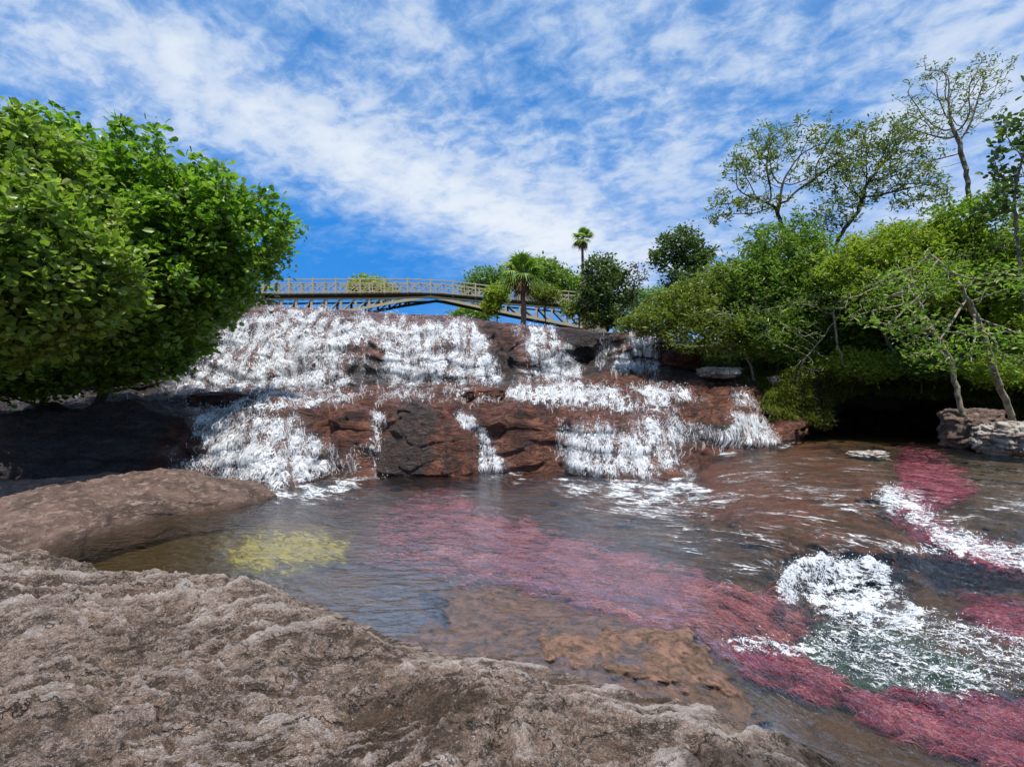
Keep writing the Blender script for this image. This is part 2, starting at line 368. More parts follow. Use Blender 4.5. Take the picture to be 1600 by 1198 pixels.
def m_weed(name, c1, c2, c3):
    m, g = mat(name); p = g.geo()['Position']; x, y, z = g.xyz(p)
    a = R(-38)
    u = g.m('ADD', g.m('MULTIPLY', x, math.cos(a)), g.m('MULTIPLY', y, math.sin(a)))
    v = g.m('SUBTRACT', g.m('MULTIPLY', y, math.cos(a)), g.m('MULTIPLY', x, math.sin(a)))
    q = g.cmb(g.m('MULTIPLY', u, 0.42), v, z)
    n2 = g.noise(q, 11, 7, 0.7, 0.9); n3 = g.noise(q, 42, 6, 0.75, 0.5); n1 = g.noise(p, 2, 5, 0.6)
    c = g.mix(g.mr(n2, 0.36, 0.62), c1, c2); c = g.mix(g.m('MULTIPLY', g.mr(n3, 0.5, 0.66), 0.75), c, c3)
    c = g.mix(g.m('MULTIPLY', g.mr(n1, 0.5, 0.75), 0.45), c, c1)
    h = g.m('ADD', n2, g.m('MULTIPLY', n3, 0.5))
    al = g.mr(g.m('ADD', g.attr('dens'), g.m('MULTIPLY', g.m('SUBTRACT', n2, 0.5), 1.8)), 0.12, 0.85)
    b = princ(g, c, 0.8, g.bump(h, 1.0, 0.05), 0.2)
    out(g, g.node('ShaderNodeMixShader', {0: al, 1: g.node('ShaderNodeBsdfTransparent').outputs[0], 2: b}).outputs[0]); return m
def m_water():
    """clear river water over the bed: fresnel gloss on top, faint tint below, ripples growing with the current"""
    m, g = mat("river_water"); p = g.geo()['Position']; x, y, z = g.xyz(p)
    fl = g.attr('flow_speed')
    a = R(-36)
    u = g.m('ADD', g.m('MULTIPLY', x, math.cos(a)), g.m('MULTIPLY', y, math.sin(a)))
    v = g.m('SUBTRACT', g.m('MULTIPLY', y, math.cos(a)), g.m('MULTIPLY', x, math.sin(a)))
    q = g.cmb(g.m('MULTIPLY', u, 0.38), v, 0.0)
    r1 = g.noise(q, 7.0, 5, 0.6, 0.7); r2 = g.noise(p, 3.0, 4, 0.55, 0.5); r3 = g.noise(q, 24, 3, 0.6, 0.6)
    calm = g.noise(g.v('MULTIPLY', p, (0.7, 1.8, 1)), 5.0, 4, 0.55, 0.6)
    h = g.m('ADD', g.m('MULTIPLY', g.m('ADD', g.m('MULTIPLY', r1, 1.3), g.m('MULTIPLY', r3, 0.28)), g.m('ADD', g.m('MULTIPLY', fl, 1.0), 0.12)),
            g.m('ADD', g.m('MULTIPLY', r2, 0.35), g.m('MULTIPLY', calm, 0.45)))
    nb = g.bump(h, 1.0, 0.062)
    fr = g.node('ShaderNodeFresnel', {'IOR': 1.33, 'Normal': nb}).outputs[0]
    fr = g.m('MULTIPLY', g.m('MINIMUM', g.m('MULTIPLY', fr, 0.62), 0.42), g.m('SUBTRACT', 1.0, g.m('ADD', g.m('MULTIPLY', fl, 0.42), g.m('MULTIPLY', g.attr('film'), 0.45))))
    gl = g.node('ShaderNodeBsdfGlossy', {'Color': (1, 1, 1, 1), 'Roughness': 0.035, 'Normal': nb}).outputs[0]
    rf = g.node('ShaderNodeBsdfTransparent', {'Color': (0.84, 0.80, 0.70, 1)}).outputs[0]
    out(g, g.node('ShaderNodeMixShader', {0: fr, 1: rf, 2: gl}).outputs[0]); return m
def m_fall(name, su=17.0, sv=6.0, seed=0.0):
    """white water: strands and lace stretched along the fall; `dens` is how much of the sheet is foam"""
    m, g = mat(name)
    fv = g.node('ShaderNodeAttribute', attribute_name='flow').outputs['Vector']
    u, v, _ = g.xyz(fv)
    w = g.noise(g.cmb(g.m('MULTIPLY', u, 2.2), g.m('MULTIPLY', v, 1.6), seed), 1.0, 4, 0.55, color=True)
    wx, wy, _w = g.xyz(w)
    u2 = g.m('ADD', u, g.m('MULTIPLY', g.m('SUBTRACT', wx, 0.5), 0.42)); v2 = g.m('ADD', v, g.m('MULTIPLY', g.m('SUBTRACT', wy, 0.5), 0.35))
    q = g.cmb(g.m('MULTIPLY', u2, su), g.m('MULTIPLY', v2, sv), seed)
    q2 = g.cmb(g.m('MULTIPLY', u2, su*0.42), g.m('MULTIPLY', v2, sv*0.8), seed+4)
    q3 = g.cmb(g.m('MULTIPLY', u2, su*2.4), g.m('MULTIPLY', v2, sv*3.2), seed+8)
    a = g.noise(q, 1.0, 5, 0.62, 0.8); b = g.noise(q2, 1.0, 4, 0.55, 0.8); c = g.noise(q3, 1.0, 4, 0.65, 0.8)
    rid = g.m('SUBTRACT', 1.0, g.m('MULTIPLY', g.m('ABSOLUTE', g.m('SUBTRACT', a, 0.5)), 5.0))
    rid2 = g.m('SUBTRACT', 1.0, g.m('MULTIPLY', g.m('ABSOLUTE', g.m('SUBTRACT', c, 0.5)), 5.0))
    s = g.m('ADD', g.m('ADD', g.m('MULTIPLY', rid, 0.55), g.m('MULTIPLY', rid2, 0.40)), g.m('MULTIPLY', g.m('SUBTRACT', b, 0.5), 2.4))
    e1 = g.vor(g.cmb(g.m('MULTIPLY', u2, su*0.85), g.m('MULTIPLY', v2, sv*0.75), seed), 1.0, 'DISTANCE_TO_EDGE')
    e2 = g.vor(g.cmb(g.m('MULTIPLY', u2, su*1.9), g.m('MULTIPLY', v2, sv*1.6), seed+3), 1.0, 'DISTANCE_TO_EDGE')
    s = g.m('ADD', g.m('MULTIPLY', s, 0.62), g.m('ADD', g.m('MULTIPLY', g.mr(e1, 0, 0.20, 1, 0), 0.55), g.m('MULTIPLY', g.mr(e2, 0, 0.22, 1, 0), 0.35)))
    t = g.m('SUBTRACT', g.m('ADD', s, g.m('MULTIPLY', g.attr('dens'), 1.9)), 2.33)
    al = g.mr(t, -0.15, 0.42)
    nb = g.bump(g.m('ADD', a, g.m('MULTIPLY', c, 0.6)), 1.0, 0.05)
    col = g.mix(g.mr(s, -0.2, 0.9), (0.60, 0.66, 0.72), (0.90, 0.92, 0.94))
    wh = princ(g, col, 0.55, nb, 0.5)
    tr = g.node('ShaderNodeBsdfTranslucent', {'Color': (0.85, 0.88, 0.92, 1)}).outputs[0]
    wh = g.node('ShaderNodeMixShader', {0: 0.25, 1: wh, 2: tr}).outputs[0]
    tp = g.node('ShaderNodeBsdfTransparent').outputs[0]
    # a clear film of running water between the strands
    gl = g.node('ShaderNodeBsdfGlossy', {'Color': (1, 1, 1, 1), 'Roughness': 0.12, 'Normal': nb}).outputs[0]
    film = g.node('ShaderNodeMixShader', {0: g.m('MULTIPLY', g.mr(g.attr('dens'), 0.05, 0.6), 0.035), 1: tp, 2: gl}).outputs[0]
    out(g, g.node('ShaderNodeMixShader', {0: g.m('MULTIPLY', al, 0.96), 1: film, 2: wh}).outputs[0]); return m
def m_foam(name, rot=-36, stretch=0.4, sc=7.0, k=1.7):
    """lacy foam lying on the water"""
    m, g = mat(name); p = g.geo()['Position']; x, y, z = g.xyz(p); a = R(rot)
    u = g.m('ADD', g.m('MULTIPLY', x, math.cos(a)), g.m('MULTIPLY', y, math.sin(a)))
    v = g.m('SUBTRACT', g.m('MULTIPLY', y, math.cos(a)), g.m('MULTIPLY', x, math.sin(a)))
    q = g.cmb(g.m('MULTIPLY', u, stretch), v, g.m('MULTIPLY', z, 1.5))
    wv = g.v('ADD', q, g.v('SCALE', g.noise(q, 4.5, 4, 0.6, color=True), 0.35))
    e = g.vor(wv, sc*1.3, 'DISTANCE_TO_EDGE'); e2 = g.vor(wv, sc*3.3, 'DISTANCE_TO_EDGE')
    n = g.noise(wv, sc*0.55, 6, 0.65, 0.6)
    n2 = g.noise(wv, sc*3.0, 5, 0.7, 0.6)
    lace = g.m('ADD', g.m('MULTIPLY', g.mr(e, 0, 0.22, 1, 0), 0.5), g.m('MULTIPLY', g.mr(e2, 0, 0.25, 1, 0), 0.35))
    s = g.m('ADD', g.m('ADD', lace, g.m('MULTIPLY', g.m('SUBTRACT', n, 0.5), 2.4)), g.m('MULTIPLY', g.m('SUBTRACT', n2, 0.5), 1.2))
    al = g.mr(g.m('SUBTRACT', g.m('ADD', s, g.m('MULTIPLY', g.attr('dens'), k)), 1.55), 0.0, 0.7)
    nb = g.bump(g.m('ADD', n2, n), 1.0, 0.035)
    wh = princ(g, g.mix(g.mr(s, 0, 1.2), (0.68, 0.74, 0.80), (0.93, 0.94, 0.95)), 0.5, nb, 0.5)
    tp = g.node('ShaderNodeBsdfTransparent').outputs[0]
    out(g, g.node('ShaderNodeMixShader', {0: g.m('MULTIPLY', al, 0.95), 1: tp, 2: wh}).outputs[0]); return m
def m_drop():
    m, g = mat("spray"); out(g, princ(g, (0.92, 0.94, 0.96), 0.3, None, 0.6)); return m
def m_strand():
    m, g = mat("water_strand"); b = princ(g, (0.84, 0.87, 0.90), 0.35, None, 0.5)
    t = g.node('ShaderNodeBsdfTranslucent', {'Color': (0.9, 0.93, 0.96, 1)}).outputs[0]
    out(g, g.node('ShaderNodeMixShader', {0: 0.25, 1: g.node('ShaderNodeMixShader', {0: 0.35, 1: b, 2: t}).outputs[0], 2: g.node('ShaderNodeBsdfTransparent').outputs[0]}).outputs[0]); return m
def m_leaf(name, stops, rough=0.42, trans=0.30, spec=0.45):
    m, g = mat(name)
    c = g.ramp(g.attr('tint'), stops)
    b = princ(g, c, rough, None, spec)
    tc = g.mix(0.5, c, g.mix(1.0, c, (1.0, 1.5, 0.35), 'MULTIPLY'))
    t = g.node('ShaderNodeBsdfTranslucent', {'Color': g.v('SCALE', tc, 1.5)}).outputs[0]
    out(g, g.node('ShaderNodeMixShader', {0: trans, 1: b, 2: t}).outputs[0]); return m
def m_bark(name, c1, c2, c3=None):
    m, g = mat(name); p = g.geo()['Position']
    n = g.noise(g.v('MULTIPLY', p, (1, 1, 0.35)), 14, 7, 0.7, 0.6); n2 = g.noise(p, 5, 6, 0.7)
    c = g.mix(g.mr(n, 0.35, 0.65), c1, c2)
    if c3: c = g.mix(g.mr(n2, 0.52, 0.62), c, c3)
    out(g, princ(g, c, 0.85, g.bump(n, 0.8, 0.03), 0.2)); return m
def m_wood(name, c1, c2):
    m, g = mat(name); p = g.geo()['Position']
    n = g.noise(p, 3, 6, 0.6); n2 = g.noise(p, 22, 5, 0.7)
    out(g, princ(g, g.mix(g.m('MULTIPLY', g.m('ADD', n, n2), 0.5), c1, c2), 0.75, g.bump(n2, 0.6, 0.02), 0.3)); return m
def m_soil():
    m, g = mat("mossy_bank"); p = g.geo()['Position']
    n = g.noise(p, 2.5, 8, 0.65); n2 = g.noise(p, 18, 7, 0.7)
    c = g.mix(g.mr(n, 0.4, 0.6), (0.030, 0.024, 0.012), (0.050, 0.060, 0.014)); c = g.mix(g.mr(n2, 0.5, 0.7), c, (0.075, 0.085, 0.02))
    out(g, princ(g, c, 0.9, g.bump(g.m('ADD', n, n2), 1, 0.08), 0.2)); return m
M = dict(slab=m_slab(), rock=m_rock(), brown=m_brown(), pale=m_pale(), bed=m_bed(), water=m_water(), drop=m_drop(), soil=m_soil())
M['pink'] = m_weed("pink_weed", (0.15, 0.055, 0.055), (0.38, 0.115, 0.125), (0.56, 0.26, 0.26))
M['strand'] = m_strand()
M['magenta'] = m_weed('magenta_weed', (0.20, 0.020, 0.055), (0.48, 0.07, 0.15), (0.72, 0.24, 0.33))
M['yellow'] = m_weed("yellow_weed", (0.20, 0.17, 0.01), (0.52, 0.46, 0.05), (0.70, 0.64, 0.16))
M['fall'] = m_fall("white_water"); M['veil'] = m_fall("white_water_veil", 17.0, 1.0, 3.0)
M['foam'] = m_foam("foam_lace"); M['rapid'] = m_foam("rapid_foam", -30, 0.5, 9.0, 1.75)

# ------------------------------------------------------------------ water level and river bed
ZW = np.array([(100,870,0),(400,800,0),(430,765,0),(600,745,0),(900,748,0),(700,900,0),(900,940,0),(600,1000,0),(-300,900,0),(-300,760,0),(1000,860,0),(1000,760,0.0),
 (1075,745,.04),(1100,718,.22),(1150,702,.40),(1220,697,.45),(1300,668,.5),(1400,668,.5),(1500,672,.5),(1600,692,.5),(1700,712,.5),(2000,760,.5),(2400,800,.5),(1440,720,.5),(1520,750,.48),
 (1200,760,.33),(1300,800,.28),(1400,850,.1),(1370,770,.44),(1440,810,.22),(1480,880,-.12),(1600,890,-.1),(1600,820,.3),(1520,800,.36),(1700,860,.1),
 (1100,850,.06),(1150,920,-.0),(1050,950,0),(1110,990,-.04),(1200,900,.02),(1250,965,-.33),(1300,930,-.36),(1400,960,-.38),(1500,930,-.3),(1600,960,-.3),
 (1150,1025,-.22),(1300,1080,-.4),(1500,1100,-.45),(1600,1198,-.5),(1250,1160,-.42),(1400,1198,-.5),(1900,1000,-.4),(2000,1300,-.55),(950,1060,-.02),(1100,1110,-.15),
 (700,1100,0),(300,1000,0),(1100,1300,-.3),(400,1300,0)], float)
_k = lambda r2: np.sqrt(r2+30.0**2)
_A = _k((ZW[:, None, 0]-ZW[None, :, 0])**2+(1.6*(ZW[:, None, 1]-ZW[None, :, 1]))**2)
_W = np.linalg.solve(_A, ZW[:, 2])
def zwater(px, py):
    px, py = np.broadcast_arrays(np.asarray(px, float), np.asarray(py, float)); o = np.zeros(px.shape)
    for (x, y, _), w in zip(ZW, _W): o += w*_k((px-x)**2+(1.6*(py-y))**2)
    return o
gx = np.concatenate([np.linspace(-420, -20, 60, endpoint=False), np.linspace(-20, 1620, 620, endpoint=False), np.linspace(1620, 2300, 90)])
gy = np.concatenate([np.linspace(664, 760, 64, endpoint=False), np.linspace(760, 1210, 210, endpoint=False), np.linspace(1210, 1600, 50)])
GX, GY = np.meshgrid(gx, gy)
Zw = zwater(GX, GY)
POLY = dict(
 pink=[(600,800),(660,778),(700,768),(745,800),(800,818),(850,845),(950,872),(1050,896),(1130,935),(1200,930),(1252,968),(1225,1003),(1120,1012),(1020,985),(930,955),(830,925),(740,905),(640,893),(560,880),(575,830)],
 pink2=[(1125,1012),(1200,1035),(1290,1068),(1318,1100),(1240,1078),(1150,1040)],
 pink3=[(1335,1095),(1450,1100),(1560,1112),(1660,1135),(1700,1220),(1540,1180),(1420,1145),(1360,1125)],
 pink4=[(1408,712),(1460,725),(1505,768),(1470,790),(1405,770),(1430,745)],
 pink5=[(1395,772),(1440,800),(1480,835),(1600,872),(1640,905),(1560,900),(1460,862),(1400,810)],
 pink6=[(1500,935),(1640,945),(1660,1010),(1580,1000),(1500,965)],
 pink7=[(600,746),(760,741),(770,752),(620,757)],
 yellow=[(345,858),(400,836),(480,830),(545,848),(530,876),(470,888),(380,886)],
 shelf=[(668,928),(730,915),(800,910),(860,930),(950,955),(1080,985),(1105,1020),(1165,1080),(1200,1135),(1100,1150),(950,1120),(860,1080),(750,1060),(600,1020),(640,995),(700,965)],
 dry=[(995,985),(1085,978),(1110,1020),(1150,1080),(1060,1070),(980,1060),(920,1040),(840,1020),(850,990),(930,985)],
 red=[(1085,722),(1180,715),(1240,690),(1340,700),(1400,760),(1360,790),(1480,870),(1400,892),(1300,890),(1230,870),(1150,830),(1060,800),(930,805),(870,770),(1000,765),(1080,780)],
 hump=[(1095,728),(1170,722),(1300,795),(1290,812),(1200,830),(1110,800),(1085,765)],
 hump2=[(1310,868),(1400,850),(1480,868),(1465,890),(1340,892)],
 olive=[(60,860),(300,790),(440,770),(400,830),(350,880),(420,920),(250,915),(100,890)],
 teal=[(1255,965),(1330,975),(1420,990),(1560,1050),(1500,1090),(1360,1080),(1250,1030)])
MK = {k: polymask(GX, GY, v, soft=50 if k.startswith(('pink', 'yellow')) else 18, warp=20, seed=i*3.7) for i, (k, v) in enumerate(POLY.items())}
pink = np.clip(sum(MK[k] for k in MK if k.startswith('pink')), 0, 1)
fast = np.clip(polymask(GX, GY, [(820,760),(1000,800),(1080,850),(1150,1040),(1300,1198),(1600,1400),(2300,1400),(2300,660),(1230,660),(1080,730),(860,740)], 120, 20), 0.10, 1)
XW = (GX-CX)/F; dw = (CZ-Zw)*F/(GY-HY)
# water surface: real swell where it runs fast
X0 = XW*dw; Y0 = dw
ang = R(-36); U0 = X0*math.cos(ang)+Y0*math.sin(ang); V0 = Y0*math.cos(ang)-X0*math.sin(ang)
sw = fbm(U0*1.1, V0*2.6, 0.2, 4, 0.55)
Zs = Zw+sw*(0.008+0.022*fast)*(1-0.75*MK['shelf']-0.3*MK['red']*(1-MK['shelf']))
FO = dict(
 base1=[(405,770),(440,756),(520,741),(600,745),(560,765),(500,785),(430,788)],
 base2=[(738,734),(815,735),(826,745),(790,756),(745,750)],
 base3=[(850,742),(900,746),(1000,748),(1085,742),(1105,775),(1060,800),(960,790),(880,765)],
 base4=[(1090,700),(1150,700),(1235,690),(1245,698),(1170,712),(1130,722),(1105,716)])
foam = {k: (0.86+0.45*fbm(GX/40, GY/12, 9.0, 4, 0.6))*polymask(GX, GY, v, 50, 22, i*2.1+40) for i, (k, v) in enumerate(FO.items())}
lines = 0.62*linemask(GX, GY, [(860,765),(930,778),(1000,790),(1080,795),(1130,818),(1210,850)], 9, 10, 3)
lines = np.maximum(lines, 0.5*linemask(GX, GY, [(640,775),(760,772)], 10, 10, 7))
lines = np.maximum(lines, 0.45*linemask(GX, GY, [(1170,712),(1260,745),(1340,770)], 12, 10, 8))
lines = np.maximum(lines, 0.42*polymask(GX, GY, [(1500,700),(1640,730),(1660,780),(1540,790),(1500,760)], 30, 12, 8))
lines = np.maximum(lines, 0.42*polymask(GX, GY, [(1540,830),(1660,820),(1660,880),(1560,870)], 30, 12, 18))
lines = np.maximum(lines, 0.62*polymask(GX, GY, [(840,745),(1100,745),(1130,800),(1080,825),(960,800),(860,775)], 60, 24, 38))
lines = np.maximum(lines, 0.5*polymask(GX, GY, [(420,760),(640,750),(660,770),(560,800),(440,790)], 50, 24, 48))
lines = np.maximum(lines, 0.45*polymask(GX, GY, [(1030,820),(1150,870),(1200,930),(1100,900),(1000,850)], 50, 12, 28))
lines = np.maximum(lines, 0.55*linemask(GX, GY, [(1312,868),(1318,890),(1330,896)], 8, 4, 2))
foam_all = np.clip(np.maximum(lines, np.maximum.reduce(list(foam.values()))), 0, 1)
RIM0 = linemask(GX, GY, [(1228,935),(1240,908),(1290,893),(1375,905)], 34, 8, 1)
rap1 = polymask(GX, GY, [(1222,912),(1245,893),(1300,886),(1375,900),(1410,930),(1500,975),(1600,1020),(1700,1060),(1650,1075),(1540,1040),(1480,1040),(1400,1035),(1330,1010),(1290,985),(1250,955)], 80, 34, 5)*(0.72+0.5*fbm(GX/60, GY/30, 4.0, 4, 0.6)+0.35*RIM0)
rap1b = 0.68*polymask(GX, GY, [(1120,1004),(1240,1004),(1300,960),(1400,950),(1640,1000),(1660,1090),(1500,1110),(1330,1080),(1240,1040),(1150,1024)], 40, 16, 15)
rap1 = np.maximum(rap1, 1.05*polymask(GX, GY, [(1232,908),(1300,892),(1370,903),(1440,955),(1500,990),(1420,1000),(1330,985),(1260,955)], 60, 26, 33)*(0.85+0.4*fbm(GX/30, GY/16, 2.0, 3)))
rap1 = np.clip(np.maximum(np.maximum(rap1, 0.95*RIM0), rap1b)+0.25*linemask(GX, GY, [(1120,1012),(1180,1020),(1250,1025)], 16, 6, 6), 0, 1)
rap2 = np.clip(0.85*linemask(GX, GY, [(1385,772),(1410,790),(1440,808),(1475,835),(1540,862),(1640,890)], 34, 20, 9)+0.5*linemask(GX, GY, [(1460,858),(1500,862)], 14, 5, 2), 0, 1)
lump = np.abs(fbm(X0*3.2, Y0*3.2, 2.0, 5, 0.6))
RIM = linemask(GX, GY, [(1232,925),(1248,905),(1290,895),(1370,905)], 26, 6, 1)
Zs = Zs+rap1*(0.03+0.10*lump+0.10*np.maximum(0, fbm(U0*1.3, V0*2.4, 8.0, 3)))+RIM*0.07+rap2*0.05*lump
def surf(Z):
    d = (CZ-Z)*F/(GY-HY)
    return np.stack([XW*d, d, Z], -1)
nr, nc = GX.shape
WS = np.stack([X0, Y0, Zs], -1)
wo = mesh_np("river_water", WS.reshape(-1, 3), grid_faces(nr, nc), {'flow_speed': fast, 'film': np.clip(MK['shelf']+MK['dry']+0.4*MK['red'], 0, 1)}, M['water']); tag(wo, kind='structure', label="clear brown river water rippling across the rocky bed", cat="river")
def sheet(name, Gd, dens, mat_, off, uv=None, thr=0.03, parent=None, extra=None):
    keep = (dens > thr).ravel(); f = grid_faces(Gd.shape[0], Gd.shape[1], keep)
    N = gnormals(Gd); N = np.where((N[..., 2:] < 0) & (np.abs(N[..., 2:]) > 0.0), -N, N)
    V = (Gd+N*off if not np.isscalar(off) else Gd+N*off).reshape(-1, 3)
    if uv is None: V, f, dn = compact(V, f, dens.reshape(-1)); return mesh_np(name, V, f, {'dens': dn}, mat_, parent=parent)
    V, f, dn, uvv = compact(V, f, dens.reshape(-1), uv.reshape(-1, 3)); return mesh_np(name, V, f, {'dens': dn}, mat_, uv=uvv, parent=parent)
o = sheet("foam", WS, foam_all, M['foam'], np.full(Zs.shape+(1,), 0.012)); tag(o, "white foam lace drifting on the pool at the foot of the cascades", "foam", kind='stuff')
o1_ = o = sheet("rapids", WS, rap1, M['rapid'], np.full(Zs.shape+(1,), 0.015)); tag(o, "round churning white rapids over teal water beside the pink weed", "rapids")
o = sheet("rapids", WS, rap2, M['rapid'], np.full(Zs.shape+(1,), 0.015)); tag(o, "narrow white run of rapids curving past the far pink weed patch", "rapids")
def spray_on(parent, dens, n, seed):
    r = np.random.default_rng(seed); w = (dens*(dens > 0.55)*(GX < 1660)/np.maximum(Y0, 1)).ravel()*0+((dens > 0.55)*(GX < 1660)).ravel(); w = w/w.sum()
    B = WS.reshape(-1, 3)[r.choice(w.size, n, p=w)]+r.normal(0, 0.03, (n, 3)); B[:, 2] += np.abs(r.normal(0.02, 0.04, n)); rd = r.uniform(0.002, 0.007, n)*np.clip(B[:, 1]/5, 0.7, 2)
    oc = np.array([(1,0,0),(-1,0,0),(0,1,0),(0,-1,0),(0,0,1.2),(0,0,-1.2)], float); V = (B[:, None]+oc[None]*rd[:, None, None]).reshape(-1, 3)
    ft = np.array([(0,2,4),(2,1,4),(1,3,4),(3,0,4),(2,0,5),(1,2,5),(3,1,5),(0,3,5)]); f = (ft[None]+6*np.arange(n)[:, None, None]).reshape(-1, 3)
    tag(mesh_np("spray", V, f, None, M['drop'], parent=parent), kind='stuff')
M['streak'] = m_foam("flow_streaks", -38, 0.16, 8.0, 1.5)
stk = 0.62*polymask(GX, GY, [(880,765),(1090,735),(1150,705),(1300,690),(1500,760),(1640,700),(1680,900),(1500,900),(1240,900),(1190,960),(1050,900),(900,810)], 90, 30, 51)*(0.9+0.5*fbm(GX/90, GY/30, 6.0, 3))
o2_ = sheet("foam_streaks", WS, np.clip(stk, 0, 1), M['streak'], np.full(Zs.shape+(1,), 0.008)); tag(o2_, "thin broken foam streaks on fast water sliding over the red slab", "foam", kind='stuff')
spray_on(o1_, rap1, 1500, 1); spray_on(o, rap2, 500, 2)
# bed
depth = 0.38*np.ones_like(Zw)
depth = np.where(True, depth*(1-MK['shelf'])+0.03*MK['shelf'], 0)
depth = depth*(1-MK['dry'])+(-0.006)*MK['dry']
slabby = np.clip(polymask(GX, GY, POLY['red'], 130, 10, 2.2)*1.25, 0, 1); depth = depth*(1-0.86*slabby)
right = polymask(GX, GY, [(1240,664),(2300,664),(2300,900),(1500,900),(1380,780)], 60, 20); depth = depth*(1-0.5*right)
depth = depth+(0.04-0.03*MK['shelf']-0.015*MK['red'])*fbm(X0*1.5, Y0*1.5, 4.4, 5, 0.55)+MK['shelf']*(0.018*fbm(X0*5, Y0*5, 1.4, 4, 0.6))
terr = np.floor((0.5+0.5*fbm(X0*0.9, Y0*1.3, 6.2, 3))*5)/5; depth = depth+MK['shelf']*0.035*(terr-0.5)
BD = surf(Zw-depth)
bo = mesh_np("river_bed", BD.reshape(-1, 3), grid_faces(nr, nc), {'shelf': np.clip(MK['shelf']+MK['dry'], 0, 1), 'red': MK['red'], 'olive': MK['olive'], 'hump': np.clip(MK['hump']+0.7*MK['hump2'], 0, 1), 'teal': MK['teal']}, M['bed'])
tag(bo, kind='structure', label="brown and red rock bed of the river under shallow water", cat="river bed")
def weed(name, mask, m_, label, key, h=0.06):
    dd = np.minimum(depth, 0.38)
    top = surf(Zw-np.maximum(dd-h, 0.02)+0.02*fbm(X0*5, Y0*9, 7.7, 4, 0.6)*mask)
    f = grid_faces(nr, nc, (mask > 0.05).ravel())
    V, f, dn = compact(top.reshape(-1, 3), f, mask.reshape(-1))
    tag(mesh_np(name, V, f, {'dens': dn}, m_), label, "river weed", kind='stuff')
M['tuft'] = m_leaf("weed_strand", [(0, (0.15, 0.045, 0.060)), (0.5, (0.37, 0.115, 0.155)), (1, (0.66, 0.34, 0.38))], 0.7, 0.25, 0.2)
M['tuft2'] = m_leaf("magenta_strand", [(0, (0.12, 0.025, 0.05)), (0.5, (0.34, 0.07, 0.15)), (1, (0.66, 0.30, 0.40))], 0.7, 0.25, 0.2)
def tufts(mask, n, m_, label, seed):
    r = np.random.default_rng(seed); cellA = np.abs(np.gradient(X0, axis=1)*np.gradient(Y0, axis=0))
    w = (mask**2.2*cellA*(Y0**-0.6)*sstep(-0.25, 0.35, fbm(U0*1.6, V0*4.5, 3.0, 4, 0.6))*(GX < 1640)*(GX > -30)).ravel(); w /= w.sum()
    idx = r.choice(w.size, n, p=w); top = surf(Zw-np.clip(depth, 0.15, 0.38)+0.02).reshape(-1, 3)[idx]
    B = top+r.normal(0, 0.02, (n, 3))*np.array((1, 1, 0)); L = r.uniform(0.07, 0.20, n); th = R(-38)+r.normal(0, 0.35, n)+0.5*fbm(top[:, 0]*0.8, top[:, 1]*0.8, 0.5, 2)
    Dv = np.stack([np.cos(th), np.sin(th), np.zeros(n)], -1); Sd = np.stack([-np.sin(th), np.cos(th), np.zeros(n)], -1); w0 = r.uniform(0.0018, 0.0048, n)*np.clip(top[:, 1]/5, 0.7, 1.6); V = []
    for t, ww in ((0, 0.5), (0.35, 1), (0.7, 0.8), (1, 0.1)):
        c = B+Dv*(L*t)[:, None]+Sd*(0.03*np.sin(t*5+th*9)*t)[:, None]+np.array((0, 0, 1.0))*(0.07*np.sin(t*2.6))
        V += [c-Sd*(w0*ww)[:, None], c+Sd*(w0*ww)[:, None]+np.array((0, 0, 0.006))]
    V = np.stack(V, 1).reshape(-1, 3); f0 = np.array([(0, 1, 3, 2), (2, 3, 5, 4), (4, 5, 7, 6)]); f = (f0[None]+8*np.arange(n)[:, None, None]).reshape(-1, 4)
    cl_ = 0.35*fbm(top[:, 0]*2.2, top[:, 1]*2.2, 4.0, 3)
    tag(mesh_np("river_weed_strands", V, f, {'tint': np.repeat(np.clip(r.uniform(0.1, 0.8, n)+cl_, 0, 1), 8)}, m_, False), label, "river weed", kind='stuff')
tufts(MK['pink']*(0.25+0.75*sstep(560, 900, GX)), 42000, M['tuft'], "trailing strands of the pink weed ribbon combed by the current across the pool", 1)
tufts(np.clip(MK['pink2']*0.8+MK['pink3'], 0, 1), 24000, M['tuft2'], "trailing magenta weed strands below the round rapids", 2)
tufts(np.clip(MK['pink4']+MK['pink5']*0.8+MK['pink6']*0.7, 0, 1), 12000, M['tuft2'], "trailing pink weed strands in the upper right stream", 3)
fresh = polymask(GX, GY, [(560,740),(1100,820),(1260,1010),(1100,1030),(540,900)], 60, 0)
weed("pink_river_weed", MK['pink']*(0.30+0.45*sstep(560, 900, GX))+MK['pink2']*0.9+0.35*MK['pink7'], M['pink'], "broad ribbon of pink river weed crossing the pool under water", 0)
weed("pink_river_weed", np.clip(MK['pink3'], 0, 1), M['magenta'], "bright magenta river weed below the white rapids", 1)
weed("pink_river_weed", MK['pink4']*0.9+MK['pink5']*0.8+MK['pink6']*0.5, M['magenta'], "pink river weed patches in the upper stream by the pale boulders", 2)
weed("yellow_river_weed", MK['yellow']*0.8, M['yellow'], "yellow river weed patch under the calm pool edge", 3, 0.1)

